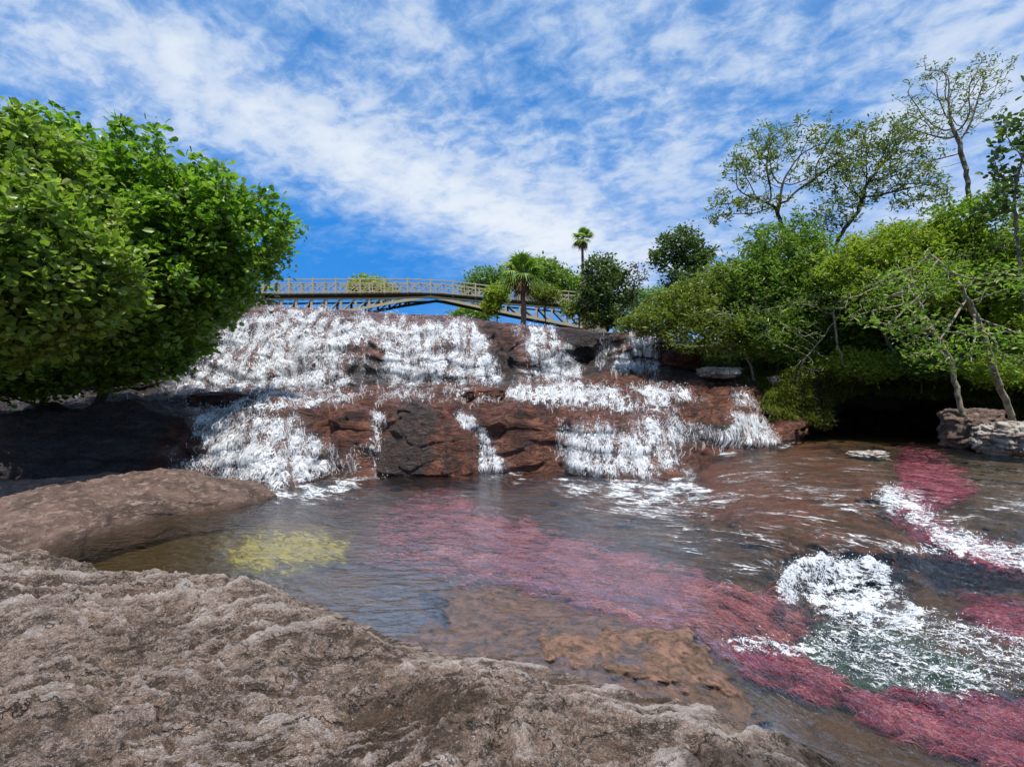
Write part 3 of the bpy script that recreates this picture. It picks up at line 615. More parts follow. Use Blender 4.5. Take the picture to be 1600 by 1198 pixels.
# ------------------------------------------------------------------ cascade rock (lofted from contour lines)
def zc(pts): return [(x, y, float((CZ-zwater(x, y))*F/(y-HY))) for x, y in pts]
C1 = zc([(-500,748),(0,748),(200,746),(290,742),(350,752),(420,766),(470,756),(520,742),(600,742),(740,738),(800,738),(870,735),(900,742),(1000,748),(1070,744),(1095,722),(1140,704),(1220,697),(1255,682),(1300,668),(1500,672),(1600,692),(1700,715),(2000,760)])
C2 = [(-500,662,13.2),(0,660,13.3),(100,655,13.5),(200,650,13.6),(250,648,13.8),(300,652,14),(350,655,13.8),(400,650,13.9),(450,640,14.2),(500,638,14.4),(560,650,14.2),(600,648,14.1),(640,640,14),(680,648,14.1),(720,652,14.4),(760,652,14.5),(800,645,14.6),(850,648,14.6),(900,656,14.3),(950,664,14.1),(1000,664,14.4),(1050,657,15.1),(1080,660,15.8),(1140,663,16.2),(1170,666,16.4),(1200,674,16.4),(1240,676,17.2),(1300,655,22.6),(1500,650,21.4),(1600,680,17),(1700,700,13.5),(2000,740,11)]
C1b = []
C2b = [(-500,645,15),(0,644,15.1),(200,634,15.2),(300,634,15.4),(350,632,15.4),(400,634,15.5),(480,626,15.6),(560,628,15.6),(640,626,15.5),(700,630,15.6),(760,630,15.7),(800,626,15.9),(850,628,16),(900,630,16.4),(950,632,16.6),(1000,630,16.7),(1060,628,17),(1100,634,17.3),(1150,642,17.6),(1190,648,17.8),(1240,655,18.6),(1300,640,24),(1500,635,23),(1600,660,19),(2000,700,14)]
C3 = [(-500,632,17),(0,629,17),(150,620,17),(250,614,17),(280,610,17),(350,612,17),(450,612,17),(600,607,17.3),(700,604,17.5),(780,603,17.8),(800,600,18.3),(850,593,19),(910,589,20),(950,584,21.3),(1030,582,21.8),(1060,582,21.8),(1100,592,21),(1150,602,20),(1190,613,19.6),(1220,630,19.6),(1300,620,25),(1600,640,22),(2000,660,18)]
C3b = [(-500,560,17),(0,560,17.2),(200,565,17.4),(280,572,17.7),(350,552,18.2),(450,548,18.3),(540,552,18.1),(570,560,18.6),(605,556,18.2),(700,550,18.4),(750,555,18.5),(770,560,19.2),(800,562,19.2),(820,556,18.8),(850,550,19.4),(880,560,20),(900,568,22.2),(930,560,22.6),(960,552,22.4),(1000,550,22.2),(1030,550,22.2),(1060,560,22.8),(1100,580,22.6),(1150,592,22),(1200,604,22),(1300,600,26),(1600,620,24),(2000,640,20)]
C4 = [(-500,440,19),(0,440,19),(200,450,19),(300,463,19.5),(345,474,20),(380,477,20.6),(400,479,21),(500,484,21),(600,491,21),(700,498,21),(740,502,20.8),(800,507,20.8),(870,513,21.3),(930,520,22.0),(1030,521,22.6),(1060,538,23),(1100,562,23.5),(1200,592,24),(1300,592,27),(1600,600,26),(2000,610,22)]
cxs = np.concatenate([np.linspace(-450, -10, 70, endpoint=False), np.linspace(-10, 1280, 640, endpoint=False), np.linspace(1280, 1900, 60)])
def contour(C):
    a = np.array(C); py = np.interp(cxs, a[:, 0], a[:, 1]); d = np.interp(cxs, a[:, 0], a[:, 2])
    k = np.ones(7)/7; pad = lambda v: np.convolve(np.pad(v, 3, 'edge'), k, 'valid')
    return P(cxs, pad(py), pad(d))
K = [contour(c) for c in (C1, C2, C2b, C3, C3b, C4)]
foot = K[0].copy(); foot[:, 2] -= 0.9; foot[:, 1] -= 0.25
b1 = K[-1].copy(); b1 *= 1; b1[:, 1] += 2.0; b1[:, 0] *= (K[-1][:, 1]+2)/K[-1][:, 1]; b1[:, 2] = np.maximum(K[-1][:, 2], 0)+0.05
b2 = b1.copy(); b2[:, 1] += 14; b2[:, 0] *= (b1[:, 1]+14)/b1[:, 1]; b2[:, 2] = np.minimum(b1[:, 2], 5.25)
ctrl = [foot]+K+[b1, b2]
# an extra bulge point on the two steep faces keeps them convex
def lerp(a, b, t): return a*(1-t)+b*t
ctrl.insert(2, lerp(K[0], K[1], 0.55)+np.array((0, -0.10, 0.12)))
names = len(ctrl); segs = [10, 40, 40, 34, 34, 62, 62, 12, 14]
rowsP = []; rowt = []
for i in range(names-1):
    p0, p1, p2, p3 = ctrl[max(i-1, 0)], ctrl[i], ctrl[i+1], ctrl[min(i+2, names-1)]
    for j in range(segs[i]):
        t = j/segs[i]
        cr = 0.5*((2*p1)+(-p0+p2)*t+(2*p0-5*p1+4*p2-p3)*t*t+(-p0+3*p1-3*p2+p3)*t**3)
        rowsP.append(lerp(lerp(p1, p2, t), cr, 0.6)); rowt.append(i+t)
rowsP.append(ctrl[-1]); rowt.append(names-1)
TR = np.array(rowsP); rt = np.array(rowt)
n0 = gnormals(TR); n0 = np.where(n0[..., 1:2] > 0, -n0, n0)
x, y, z = TR[..., 0], TR[..., 1], TR[..., 2]
ppx, ppy = proj(TR)
up = np.clip((rt[:, None]-5)/0.6, 0, 1)*np.ones_like(x)
# bedded ledges + lumps
lump = fbm(x*0.55, y*0.55, z*0.7, 3, 0.5)
bed = fbm(x*0.30+2, y*0.4, z*2.1+0.35*fbm(x*0.5, y*0.5, z*0.2, 2), 4, 0.55)
stepz = z*1.7+1.3*fbm(x*0.30, y*0.35, z*0.3, 3)
saw = stepz-np.floor(stepz); ledge = (sstep(0.0, 0.25, saw)-saw)
edge = sstep(0, 0.8, rt)[:, None]*np.ones_like(x)
cleft = lambda c, w, a, lo_, hi_: a*np.exp(-((ppx-c)/w)**2)*sstep(lo_, lo_+0.5, rt)[:, None]*sstep(hi_, hi_-0.6, rt)[:, None]
cl = cleft(500, 12, .22, 1, 4)+cleft(592, 9, .35, 1, 3.6)+cleft(728+18*(2.5-rt[:, None]), 20, .40, 1, 4.2)+cleft(872, 12, .30, 1, 3.6)+cleft(1064, 10, .30, 1, 3.6)+cleft(330, 14, .2, 1, 3.6)
cl = cl+cleft(455, 16, .22, 5, 7.4)+cleft(640, 14, .22, 5, 7.4)+cleft(790, 12, .35, 5, 7.6)+cleft(845, 22, .25, 5, 7.8)-cleft(570, 26, .32, 5, 6.9)-cleft(768, 14, .30, 5, 7.6)-cleft(520, 40, .25, 1, 4)-cleft(820, 34, .22, 1, 4)
disp = -cl+edge*(0.26*lump+0.13*bed+0.25*ledge+0.05*fbm(x*3.1, y*3.1, z*4.5, 4, 0.55))
tame = 1-0.75*sstep(6.2, 7.1, rt)[:, None]; dv = disp*tame*np.clip(1.0-0.45*(rt[:, None] < 2.2), 0, 1)
TR = TR+n0*dv[..., None]
T_px, T_py = proj(TR)
dark = polymask(T_px, T_py, [(-500,560),(300,570),(285,640),(250,690),(215,760),(-500,760)], 70, 20)  # shade of the left trees painted into the wall colour
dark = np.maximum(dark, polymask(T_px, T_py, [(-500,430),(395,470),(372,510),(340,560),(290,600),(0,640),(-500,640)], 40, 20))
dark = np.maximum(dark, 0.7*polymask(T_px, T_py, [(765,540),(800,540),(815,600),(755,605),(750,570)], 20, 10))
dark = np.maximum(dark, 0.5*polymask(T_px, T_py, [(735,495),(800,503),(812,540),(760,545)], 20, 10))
dark = np.maximum(dark, 0.95*polymask(T_px, T_py, [(868,512),(950,518),(970,545),(945,585),(905,585),(880,545)], 26, 10))  # recess shade behind the overhanging lip, painted in
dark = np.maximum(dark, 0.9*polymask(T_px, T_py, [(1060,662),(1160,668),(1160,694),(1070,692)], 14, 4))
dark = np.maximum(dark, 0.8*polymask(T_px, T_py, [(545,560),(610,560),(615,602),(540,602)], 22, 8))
dark = np.maximum(dark, 0.85*polymask(T_px, T_py, [(1030,550),(1500,560),(1500,600),(1200,600),(1030,585)], 14, 8))  # shade of the undercut bank painted onto the rock behind
dark = np.maximum(dark, 0.55*sstep(0.80, 0.98, saw)*sstep(-0.1, 0.4, fbm(x*0.9, y, z*0.6+4, 3))*edge)  # under-ledge shade painted in as broken dark patches
lich = 0.45*polymask(T_px, T_py, [(905,584),(1200,590),(1190,612),(1100,604),(980,600)], 10, 6)
to = mesh_np("rock_terraces", TR.reshape(-1, 3), grid_faces(*TR.shape[:2]), {'dark': dark, 'lich': lich}, M['rock'])
tag(to, "stepped red brown rock terraces carrying the waterfalls", "terrain", kind='structure')

# ------------------------------------------------------------------ waterfalls: sheets following the rock
seglen = np.linalg.norm(np.diff(TR, axis=0, append=TR[-1:]), axis=-1); arc = np.cumsum(seglen[::-1], axis=0)[::-1]
FLOW = np.stack([TR[..., 0], arc, np.zeros_like(arc)], -1)
TN = gnormals(TR); TN = np.where(TN[..., 1:2]-TN[..., 2:] > 0, -TN, TN)
def pm(poly, soft=20, warp=12, seed=0): return polymask(T_px, T_py, poly, soft, warp, seed)
vis = (rt[:, None] > 0.6)*(rt[:, None] < 7.35)
def wf(name, dens, label, m_=None, off=0.05, layers=1, group=None):
    dens = np.clip(dens, 0, 1)*vis
    vs_ = fbm(TR[..., 0]*3.4, arc*0.8, 13.0, 4, 0.6); dens = np.clip(dens*(0.90+0.42*vs_), 0, 1)
    e = None
    for L in range(layers):
        lum = 0.5+0.5*fbm(TR[..., 0]*4.5+L*9, TR[..., 2]*2.2+L*3, TR[..., 1]*1.2, 4, 0.6)
        offv = (off*(0.5+1.3*L)+0.05*lum*(0.5+0.5*L)*np.clip(dens*2, 0, 1))[..., None]
        V = TR+TN*offv
        dn = dens*(1.0 if L == 0 else 0.80); f = grid_faces(*TR.shape[:2], ((dn > 0.04).ravel()))
        fl = FLOW+np.array((L*5.3, L*2.1, 0.0))
        A = compact(V.reshape(-1, 3), f, dn.reshape(-1), fl.reshape(-1, 3))
        if e is None and layers > 1:
            e = mesh_np(name, A[0], A[1], {'dens': A[2]}, m_ or M['fall'], uv=A[3]); first = e
        elif layers > 1: mesh_np("outer_curtain", A[0], A[1], {'dens': A[2]}, m_ or M['fall'], uv=A[3], parent=e)
        else: e = mesh_np(name, A[0], A[1], {'dens': A[2]}, m_ or M['fall'], uv=A[3])
    # strands: thin runs of falling water following the rock
    clump = sstep(-0.15, 0.40, fbm(TR[..., 0]*3.6, arc*1.1, 3.3, 4, 0.6)+0.25*fbm(TR[..., 0]*0.9, arc*0.9, 7.3, 2))
    wS = (dens**1.6*clump*seglen).ravel()*(dens.ravel() > 0.2); area = wS.sum()
    cellw = float(np.median(np.linalg.norm(np.diff(TR, axis=1), axis=-1)[rt > 1]))
    n = int(min(9000, area*cellw*420)); wS = wS/(area+1e-9)
    if n > 20:
        idx = rng.choice(wS.size, n, p=wS); r0 = idx//TR.shape[1]; c0 = (idx % TR.shape[1]).astype(float)
        L = (0.05+0.30*rng.uniform(0, 1, n)**2)*(0.8 if m_ is None else 2.6); K_ = 5; rc = r0.astype(float); cc_ = c0.copy(); pts_ = []
        ph_ = rng.uniform(0, 50, n); amp_ = rng.uniform(0.05, 0.9, n)*(1 if m_ is None else 0.25); offs = rng.uniform(0.01, 0.12, n)
        for k in range(K_):
            ri = np.clip(rc.astype(int), 1, TR.shape[0]-2); ci = np.clip(cc_, 1, TR.shape[1]-3); c1_ = ci.astype(int); fr_ = (ci-c1_)[:, None]
            pp = TR[ri, c1_]*(1-fr_)+TR[ri, c1_+1]*fr_; nn_ = TN[ri, c1_]
            pts_.append(pp+nn_*(offs*(0.75+0.35*math.sin(3.14*k/(K_-1))))[:, None])
            rc = rc-(L/K_)/np.maximum(seglen[ri, c1_], 0.006); cc_ = cc_+amp_*np.sin(ph_+k*2.1)+0.22*np.sin(ph_*0.3)
            rc = np.maximum(rc, 11)
        pts_ = np.stack(pts_, 1); tt = np.gradient(pts_, axis=1); vd = pts_-np.array((0, 0, CZ)); sd = np.cross(tt, np.array((0.15, -1.0, 0.45))); sd /= np.linalg.norm(sd, axis=2)[..., None]+1e-9
        w_ = rng.uniform(0.0025, 0.0075, n)[:, None]*np.sin(np.linspace(0.15, 3.0, K_))[None]
        V = np.stack([pts_-sd*w_[..., None], pts_+sd*w_[..., None]], 2).reshape(n, K_*2, 3)
        f0 = np.array([(2*k, 2*k+1, 2*k+3, 2*k+2) for k in range(K_-1)]); f = (f0[None]+2*K_*np.arange(n)[:, None, None]).reshape(-1, 4)
        tag(mesh_np("strands", V.reshape(-1, 3), f, None, M['strand'], parent=e), kind='stuff')
    # spray: droplets thrown off the foaming parts
    w = (dens*(dens > 0.5)*seglen).ravel(); w = w/(w.sum()+1e-9)
    n = int(min(2600, 0.08*(dens > 0.5).sum()))
    if n > 30:
        idx = rng.choice(w.size, n, p=w); B = TR.reshape(-1, 3)[idx]+TN.reshape(-1, 3)[idx]*(0.08+np.abs(rng.normal(0, 0.10, (n, 1))))
        B += rng.normal(0, 0.04, (n, 3)); r = rng.uniform(0.004, 0.013, n)*np.clip(B[:, 1]/15, 0.6, 1.3)
        oct_ = np.array([(1,0,0),(-1,0,0),(0,1,0),(0,-1,0),(0,0,1.7),(0,0,-1.7)], float)
        V = (B[:, None]+oct_[None]*r[:, None, None]).reshape(-1, 3)
        ft = np.array([(0,2,4),(2,1,4),(1,3,4),(3,0,4),(2,0,5),(1,2,5),(3,1,5),(0,3,5)])
        f = (ft[None]+6*np.arange(n)[:, None, None]).reshape(-1, 3)
        tag(mesh_np("spray", V, f, None, M['drop'], parent=e), kind='stuff')
    return tag(e, label, "waterfall", group)
holes = 0.50*pm([(548,540),(590,538),(600,575),(602,600),(550,600)], 26, 14, 3)+0.30*pm([(372,548),(400,545),(392,570),(366,573)], 24, 12, 5)
d1 = pm([(396,481),(500,484),(600,487),(700,493),(732,500),(752,530),(768,560),(780,604),(700,606),(600,608),(500,616),(420,620),(250,614),(290,585),(325,552),(352,520),(375,495)], 44, 20, 1)*0.92
d1 -= 0.25*pm([(560,486),(700,490),(690,505),(600,505),(500,500)], 20, 8, 7)
d1 -= holes
d1 = np.maximum(d1, 0)+0.35*pm([(735,500),(770,540),(790,600),(775,602),(755,560)], 12, 8, 2)*0.8
wf("waterfall", d1, "widest white waterfall pouring over the upper rock step below the bridge", layers=2)
d2 = 0.95*pm([(815,506),(866,513),(882,540),(915,580),(905,594),(850,600),(835,575),(828,540)], 18, 8, 4)+0.55*pm([(796,503),(820,506),(832,560),(840,600),(800,600),(815,560)], 16, 8, 6)
wf("waterfall", d2, "slanting white chute beside the reddish palm trunk", layers=2)
d3 = 0.55*pm([(928,520),(985,521),(975,582),(930,575)], 10, 4, 8)+1.0*pm([(985,521),(1032,522),(1028,548),(1034,582),(955,583),(972,560),(985,540)], 14, 6, 9)
wf("waterfall", d3, "far white veil falling in thin threads under the green branches", m_=M['veil'], layers=2)
d4 = 0.92*pm([(290,650),(330,636),(400,640),(460,650),(480,690),(505,735),(470,765),(400,770),(300,745),(310,700),(300,670)], 40, 14, 10)+0.6*pm([(460,650),(510,680),(560,735),(480,750)], 30, 10, 11)+0.5*pm([(262,700),(290,690),(300,745),(255,740)], 20, 10, 12)
wf("waterfall", d4, "low broad waterfall spilling into the pool behind the smooth brown rock", layers=2)
d5 = 0.95*pm([(716,646),(745,650),(770,685),(800,740),(742,742),(738,700),(714,662)], 16, 8, 13)
wf("waterfall", d5, "narrow single chute between two red rock faces", layers=2)
d5b = 0.85*linemask(T_px, T_py, [(588,655),(590,690),(598,742)], 20, 8, 14)+0.60*pm([(535,700),(575,690),(600,742),(520,744)], 20, 12, 15)
wf("waterfall", d5b, "thin trickle running down the left side of the dark boulder")
d6 = 0.92*pm([(872,662),(930,660),(985,648),(1060,652),(1072,690),(1075,745),(1000,750),(880,742),(868,700)], 34, 14, 16)-0.35*pm([(945,655),(990,650),(1010,675),(960,685)], 20, 8, 17)-0.35*pm([(1040,690),(1085,690),(1085,730),(1050,735)], 18, 10, 18)
wf("waterfall", d6, "bright foaming cascade dropping over the lower step into the pool middle", layers=2)
d7 = 0.62*pm([(1062,660),(1155,666),(1155,695),(1065,692)], 8, 4, 19)+0.85*pm([(1135,645),(1185,645),(1228,697),(1150,697),(1150,670)], 18, 8, 20)
wf("waterfall", d7, "small curtain of water strings over a black ledge near the bank", m_=M['veil'], layers=2)
d8 = 0.95*pm([(800,598),(905,590),(960,612),(975,640),(900,640),(830,632),(792,615)], 24, 12, 21)+0.95*pm([(980,602),(1050,600),(1108,626),(1050,634),(1000,622)], 18, 10, 22)+0.8*pm([(1140,608),(1170,610),(1192,640),(1150,636)], 16, 8, 23)
d8 += 0.9*pm([(290,620),(400,616),(560,612),(560,632),(470,640),(430,655),(330,650),(295,640)], 26, 12, 24)+0.72*pm([(560,608),(780,604),(800,620),(740,632),(600,626)], 24, 14, 25)+0.75*pm([(940,600),(1060,640),(1060,655),(960,650)], 24, 12, 26)
d8 += 0.3*linemask(T_px, T_py, [(0,632),(120,622),(290,612)], 5, 3, 3)
shelf_band = (rt[:, None] > 2.6)*(rt[:, None] < 5.25)
wo2 = wf("white_stream", d8*shelf_band, "white water streaming across the middle shelf between the two falls"); wo2['category'] = "stream"

# ------------------------------------------------------------------ foreground rock
ED = [(-900,850),(-300,850),(0,856),(75,865),(130,880),(175,897),(240,898),(350,905),(400,914),(450,930),(520,955),(560,975),(620,1000),(650,1013),(700,1023),(760,1024),(800,1030),(900,1060),(990,1088),(1050,1094),(1110,1113),(1180,1138),(1250,1163),(1290,1182),(1340,1205),(1500,1290),(1800,1400)]
sx = np.concatenate([np.linspace(-700, -30, 60, endpoint=False), np.linspace(-30, 1420, 760)])
ea = np.array(ED, float); epy = np.interp(sx, ea[:, 0], ea[:, 1]); epy = epy+5*fbm(sx/45, 0.3, 1.2, 4, 0.6)
ze = 0.10+0.05*perlin(sx/150, 0.5, 0.5); ze = ze-0.30*sstep(1150, 1350, sx)
de = (CZ-ze)*F/(epy-HY)
trow = np.concatenate([-np.linspace(1, 0, 14, endpoint=False)**1.5*0.30, np.linspace(0, 1, 470)])
def slab_h(x, y):
    q = 0.10*fbm(x*0.45+1, y*0.6, 0.3, 3, 0.5)
    wx = x+0.35*fbm(x*0.8, y*0.8, 5.0, 3); wy = y+0.35*fbm(x*0.8+4, y*0.8, 8.0, 3)
    a = R(25); u = wx*math.cos(a)+wy*math.sin(a); v = -wx*math.sin(a)+wy*math.cos(a)
    # curled laminae: tilted sheets broken in steps
    s1 = v*2.1+0.55*fbm(u*0.9, v*0.9, 2.0, 3); st = s1-np.floor(s1)
    lam = (sstep(0.0, 0.82, st)*(1-sstep(0.86, 1.0, st)))
    s2 = v*6.5+1.2*fbm(u*1.6, v*2.2, 9.0, 4); st2 = s2-np.floor(s2); lam2 = sstep(0, 0.7, st2)*(1-sstep(0.78, 1, st2))
    m1 = sstep(-0.25, 0.35, fbm(x*0.7, y*0.7, 11.0, 3)); m2 = sstep(-0.3, 0.4, fbm(x*1.3, y*1.3, 14.0, 3))
    rg = ridged(wx*3.4, wy*5.0, 0.7, 4, 0.55)/1.9
    pit = fbm(x*14, y*18, 3.0, 4, 0.62)
    fine = 0.11*lam*m1+0.045*lam2*m2+0.045*(rg-0.6)+0.030*(ridged(wx*8+3, wy*13, 1.7, 3, 0.6)/1.9-0.6)+0.016*pit
    crest = 0.75*lam*m1*sstep(0.55, 0.84, st)+0.55*lam2*m2*sstep(0.3, 0.75, st2)+0.45*(rg-0.55)+0.28*pit
    return q, fine, crest
Dg = np.where(trow[:, None] < 0, de[None]*(1-trow[:, None]*0.35), 0)
rowpy = epy[None]+(np.maximum(trow, 0)[:, None]**1.25)*(1500-epy[None])
Dg = np.where(trow[:, None] < 0, Dg, de[None]*(epy[None]-HY)/(rowpy-HY))
Xg = (sx[None]-CX)/F*Dg
q, fine, crest = slab_h(Xg, Dg)
inn = sstep(0, 0.9, de[None]-Dg); inn0 = sstep(0, 0.9, de[None]-Dg)
zz = ze[None]+0.22*inn+q*inn+fine*(0.25+0.75*inn0)
zz = zz-0.10*sstep(0.0, 1.0, (Xg-0.6)/1.5)*inn
# a pebbly dip with moss at mid, and the small pond notch near the lower right edge
zz = np.where(trow[:, None] < 0, ze[None]+fine*0.25-(np.clip(-trow[:, None]/0.30, 0, 1)**0.8)*0.75, zz)
SL = np.stack([Xg, Dg, zz], -1)
spx, spy = proj(SL)
wet = polymask(spx, spy, [(1060,1180),(1130,1165),(1250,1185),(1260,1230),(1060,1230)], 16, 10, 2)*0.8
wet = np.maximum(wet, 0.8*sstep(0.05, -0.02, zz-0.02*crest))
hollow = 0.55*polymask(spx, spy, [(540,1080),(700,1060),(800,1100),(700,1160),(560,1150)], 60, 30, 4)
so = mesh_np("rock_slab", SL.reshape(-1, 3), grid_faces(*SL.shape[:2]), {'crest': crest-hollow*0.6, 'wet': wet}, M['slab'])
tag(so, "large weathered grey brown rock slab filling the near bank", "rock")

# smooth brown rock behind it
def loft_rock(name, lines_, segs_, mat_, label, amp=0.08, seed=0.0, cols=260, smooth=0.7, xr=None, cat="rock"):
    xs = np.linspace(xr[0], xr[1], cols); ks = []
    for C in lines_:
        a = np.array(C, float); ks.append(P(xs, np.interp(xs, a[:, 0], a[:, 1]), np.interp(xs, a[:, 0], a[:, 2])))
    rr = []
    n = len(ks)
    for i in range(n-1):
        p0, p1, p2, p3 = ks[max(i-1, 0)], ks[i], ks[i+1], ks[min(i+2, n-1)]
        for j in range(segs_):
            t = j/segs_; c = 0.5*((2*p1)+(-p0+p2)*t+(2*p0-5*p1+4*p2-p3)*t*t+(-p0+3*p1-3*p2+p3)*t**3)
            rr.append(lerp(lerp(p1, p2, t), c, smooth))
    rr.append(ks[-1]); A = np.array(rr)
    N = gnormals(A); N = np.where(N[..., 2:] < 0, -N, N)
    x, y, z = A[..., 0], A[..., 1], A[..., 2]
    saw = z*2.6+x*0.5+1.8*fbm(x*0.7, y*0.8, z*0.7+seed, 3); saw = saw-np.floor(saw)
    A = A+N*(amp*(fbm(x*1.1, y*1.1, z*1.4+seed, 5, 0.55)+0.55*(sstep(0, 0.2, saw)-saw)))[..., None]
    return tag(mesh_np(name, A.reshape(-1, 3), grid_faces(*A.shape[:2]), None, mat_), label, cat)
dz = lambda py, z=0.0: (CZ-z)*F/(py-HY)
def wl(pts, z=0.0, dy=0): return [(x, y, dz(y, z)+dy) for x, y in pts]
wline = [(-400,900),(0,885),(70,864),(130,842),(200,822),(280,806),(350,796),(400,787),(432,776)]
L0 = [(x, y+30, dz(y, 0)-0.10) for x, y in wline]
L1 = wl(wline)
L2 = [(-400,800,8.1),(0,800,8.1),(100,790,8.25),(200,782,8.85),(300,772,9.45),(380,772,10.05),(432,776,10.75)]
L3 = [(-400,752,9.6),(0,751,9.8),(100,748,10.0),(180,739,10.2),(250,734,10.4),(300,734,10.5),(330,742,10.6),(380,751,10.8),(405,757,10.85),(432,777,10.9)]
L4 = [(x, y+22, d+0.9) for x, y, d in L3]; L5 = [(x, y+75, d+1.4) for x, y, d in L3]
loft_rock("shore_rock", [L0, L1, L2, L3, L4, L5], 26, M['brown'], "long smooth brown rock tapering to a point in the pool", 0.06, 2.0, 300, xr=(-400, 431))

def boulder(name, c, r, mat_, label, seed, rot=0.0, amp=0.22, n=70, flat=0.0, cat="boulder", group=None):
    th = np.linspace(0, np.pi, n); ph = np.linspace(0, 2*np.pi, 2*n, endpoint=False)
    T, Ph = np.meshgrid(th, ph, indexing='ij')
    D = np.stack([np.sin(T)*np.cos(Ph), np.sin(T)*np.sin(Ph), np.cos(T)], -1)
    e = 0.75; Q = np.sign(D)*np.abs(D)**e
    k = 1+amp*fbm(D[..., 0]*1.3+seed, D[..., 1]*1.3, D[..., 2]*1.3, 4, 0.55)+0.08*fbm(D[..., 0]*3.5, D[..., 1]*3.5+seed, D[..., 2]*4, 5, 0.6)
    V = Q*k[..., None]*np.array(r); lz = V[..., 2]/r[2]*3+fbm(V[..., 0], V[..., 1], seed, 2); sw_ = lz-np.floor(lz)
    V = V*(1+0.025*(sstep(0, 0.25, sw_)-sw_))[..., None]
    c_, s_ = math.cos(rot), math.sin(rot); V = np.stack([V[..., 0]*c_-V[..., 1]*s_, V[..., 0]*s_+V[..., 1]*c_, V[..., 2]], -1)
    nr_, nc_ = V.shape[:2]; i = np.arange(nr_*nc_).reshape(nr_, nc_); j = np.roll(i, -1, 1)
    f = np.stack([i[:-1], i[1:], j[1:], j[:-1]], -1).reshape(-1, 4)
    o = mesh_np(name, V.reshape(-1, 3), f, {'dark': np.zeros(nr_*nc_)+(0.0 if mat_ is not M['rock'] else 0.0), 'lich': np.zeros(nr_*nc_)}, mat_)
    o.location = tuple(float(v) for v in c)
    return tag(o, label, cat, group)
def bpx(px, py, d): return P(px, py, d)
ob = loft_rock("boulder", [[(580,760,13.5),(700,760,13.3),(762,758,13.6)], [(580,742,13.6),(600,742,13.3),(700,742,13.2),(745,740,13.5),(762,738,14.2)],
   [(580,700,14.1),(600,695,13.55),(640,690,13.35),(700,690,13.4),(740,700,13.8),(762,705,14.4)], [(580,672,14.5),(600,662,13.9),(630,652,13.6),(660,650,13.65),(700,664,13.8),(740,682,14.2),(762,690,14.6)],
   [(580,668,14.9),(600,654,14.2),(625,634,13.9),(645,626,13.9),(662,632,14.0),(690,654,14.2),(740,676,14.6),(762,688,14.9)], [(580,672,15.6),(645,645,15.4),(762,690,15.6)]],
   26, M['rock'], "dark brown boulder with a pointed top amid the red rock of the lower step", 0.10, 3.0, 150, 0.8, (580, 762), "boulder")
vv = np.empty(len(ob.data.vertices)*3, np.float32); ob.data.vertices.foreach_get('co', vv); vv = vv.reshape(-1, 3)
bx, by = proj(vv.astype(float)); dk_ = 0.64*polymask(bx, by, [(560,640),(650,620),(690,640),(675,690),(668,760),(560,780)], 24, 10, 3)
for a_n, a_v in (('dark', dk_), ('lich', dk_*0)):
    at = ob.data.attributes.new(a_n, 'FLOAT', 'POINT'); at.data.foreach_set('value', a_v.astype(np.float32))
boulder("boulder", bpx(756, 618, 16.3), (0.62, 0.6, 0.24), M['rock'], "flat black topped boulder on the middle shelf under the wide fall", 6.1, 0.2, 0.15)
boulder("boulder", bpx(345, 626, 15.6), (0.85, 0.5, 0.26), M['rock'], "layered low ledge rock where the wide fall meets the dark wall", 8.4, 0.1, 0.15)
boulder("boulder", bpx(1586, 685, 13.9), (0.80, 0.62, 0.42), M['pale'], "biggest pale lichen boulder at the water under leaning trunks", 1.2, 0.4, 0.25)
boulder("boulder", bpx(1541, 690, 14.1), (0.36, 0.32, 0.26), M['pale'], "small pale boulder touching the left of the biggest pale one", 4.2, 0.9, 0.25)
boulder("boulder", bpx(1360, 712, 13.3), (0.42, 0.34, 0.12), M['pale'], "flat pale stone alone in the shallow brown stream", 5.9, 0.2, 0.3)
boulder("boulder", bpx(1122, 582, 19.8), (0.75, 0.5, 0.20), M['pale'], "flat grey lichen rock at the bank edge above the middle shelf", 7.7, 0.1, 0.3)
boulder("boulder", bpx(1216, 594, 19.0), (0.30, 0.25, 0.16), M['pale'], "small pale rock under the thin curved trunks", 9.9, 0.1, 0.3)
boulder("boulder", bpx(1065, 560, 21.6), (0.75, 0.7, 0.42), M['rock'], "red brown block beside the far veil waterfall", 2.9, 0.1, 0.2)
boulder("boulder", bpx(1518, 670, 15.2), (0.80, 0.65, 0.60), M['brown'], "mossy brown boulder at the foot of the leaning trunks", 12.3, 0.3, 0.25)

# ------------------------------------------------------------------ land: big ground sheet, right bank
def m_ground():
    m, g = mat("grassland"); p = g.geo()['Position']; n = g.noise(p, 0.5, 8, 0.65); n2 = g.noise(p, 6, 6, 0.7)
    c = g.mix(g.mr(n, 0.4, 0.6), (0.05, 0.06, 0.015), (0.08, 0.10, 0.025)); c = g.mix(g.mr(n2, 0.5, 0.7), c, (0.10, 0.075, 0.04))
    out(g, princ(g, c, 0.9, g.bump(n2, 1, 0.1), 0.2)); return m
a = np.sign(np.linspace(-1, 1, 161))*np.abs(np.linspace(-1, 1, 161))**2.2*900; b_ = np.linspace(-1, 1, 161); b_ = np.sign(b_)*np.abs(b_)**2.2*900
AX, AY = np.meshgrid(a, b_)
AZ = -1.6+6.7*sstep(27, 33, AY)+4.4*np.maximum(sstep(22, 27, AX), sstep(-18, -22, AX))*(1-sstep(27, 33, AY))
tag(mesh_np("ground", np.stack([AX, AY, AZ], -1).reshape(-1, 3), grid_faces(161, 161), None, m_ground()), "grassy land around the river reaching the horizon", "ground", kind='structure')
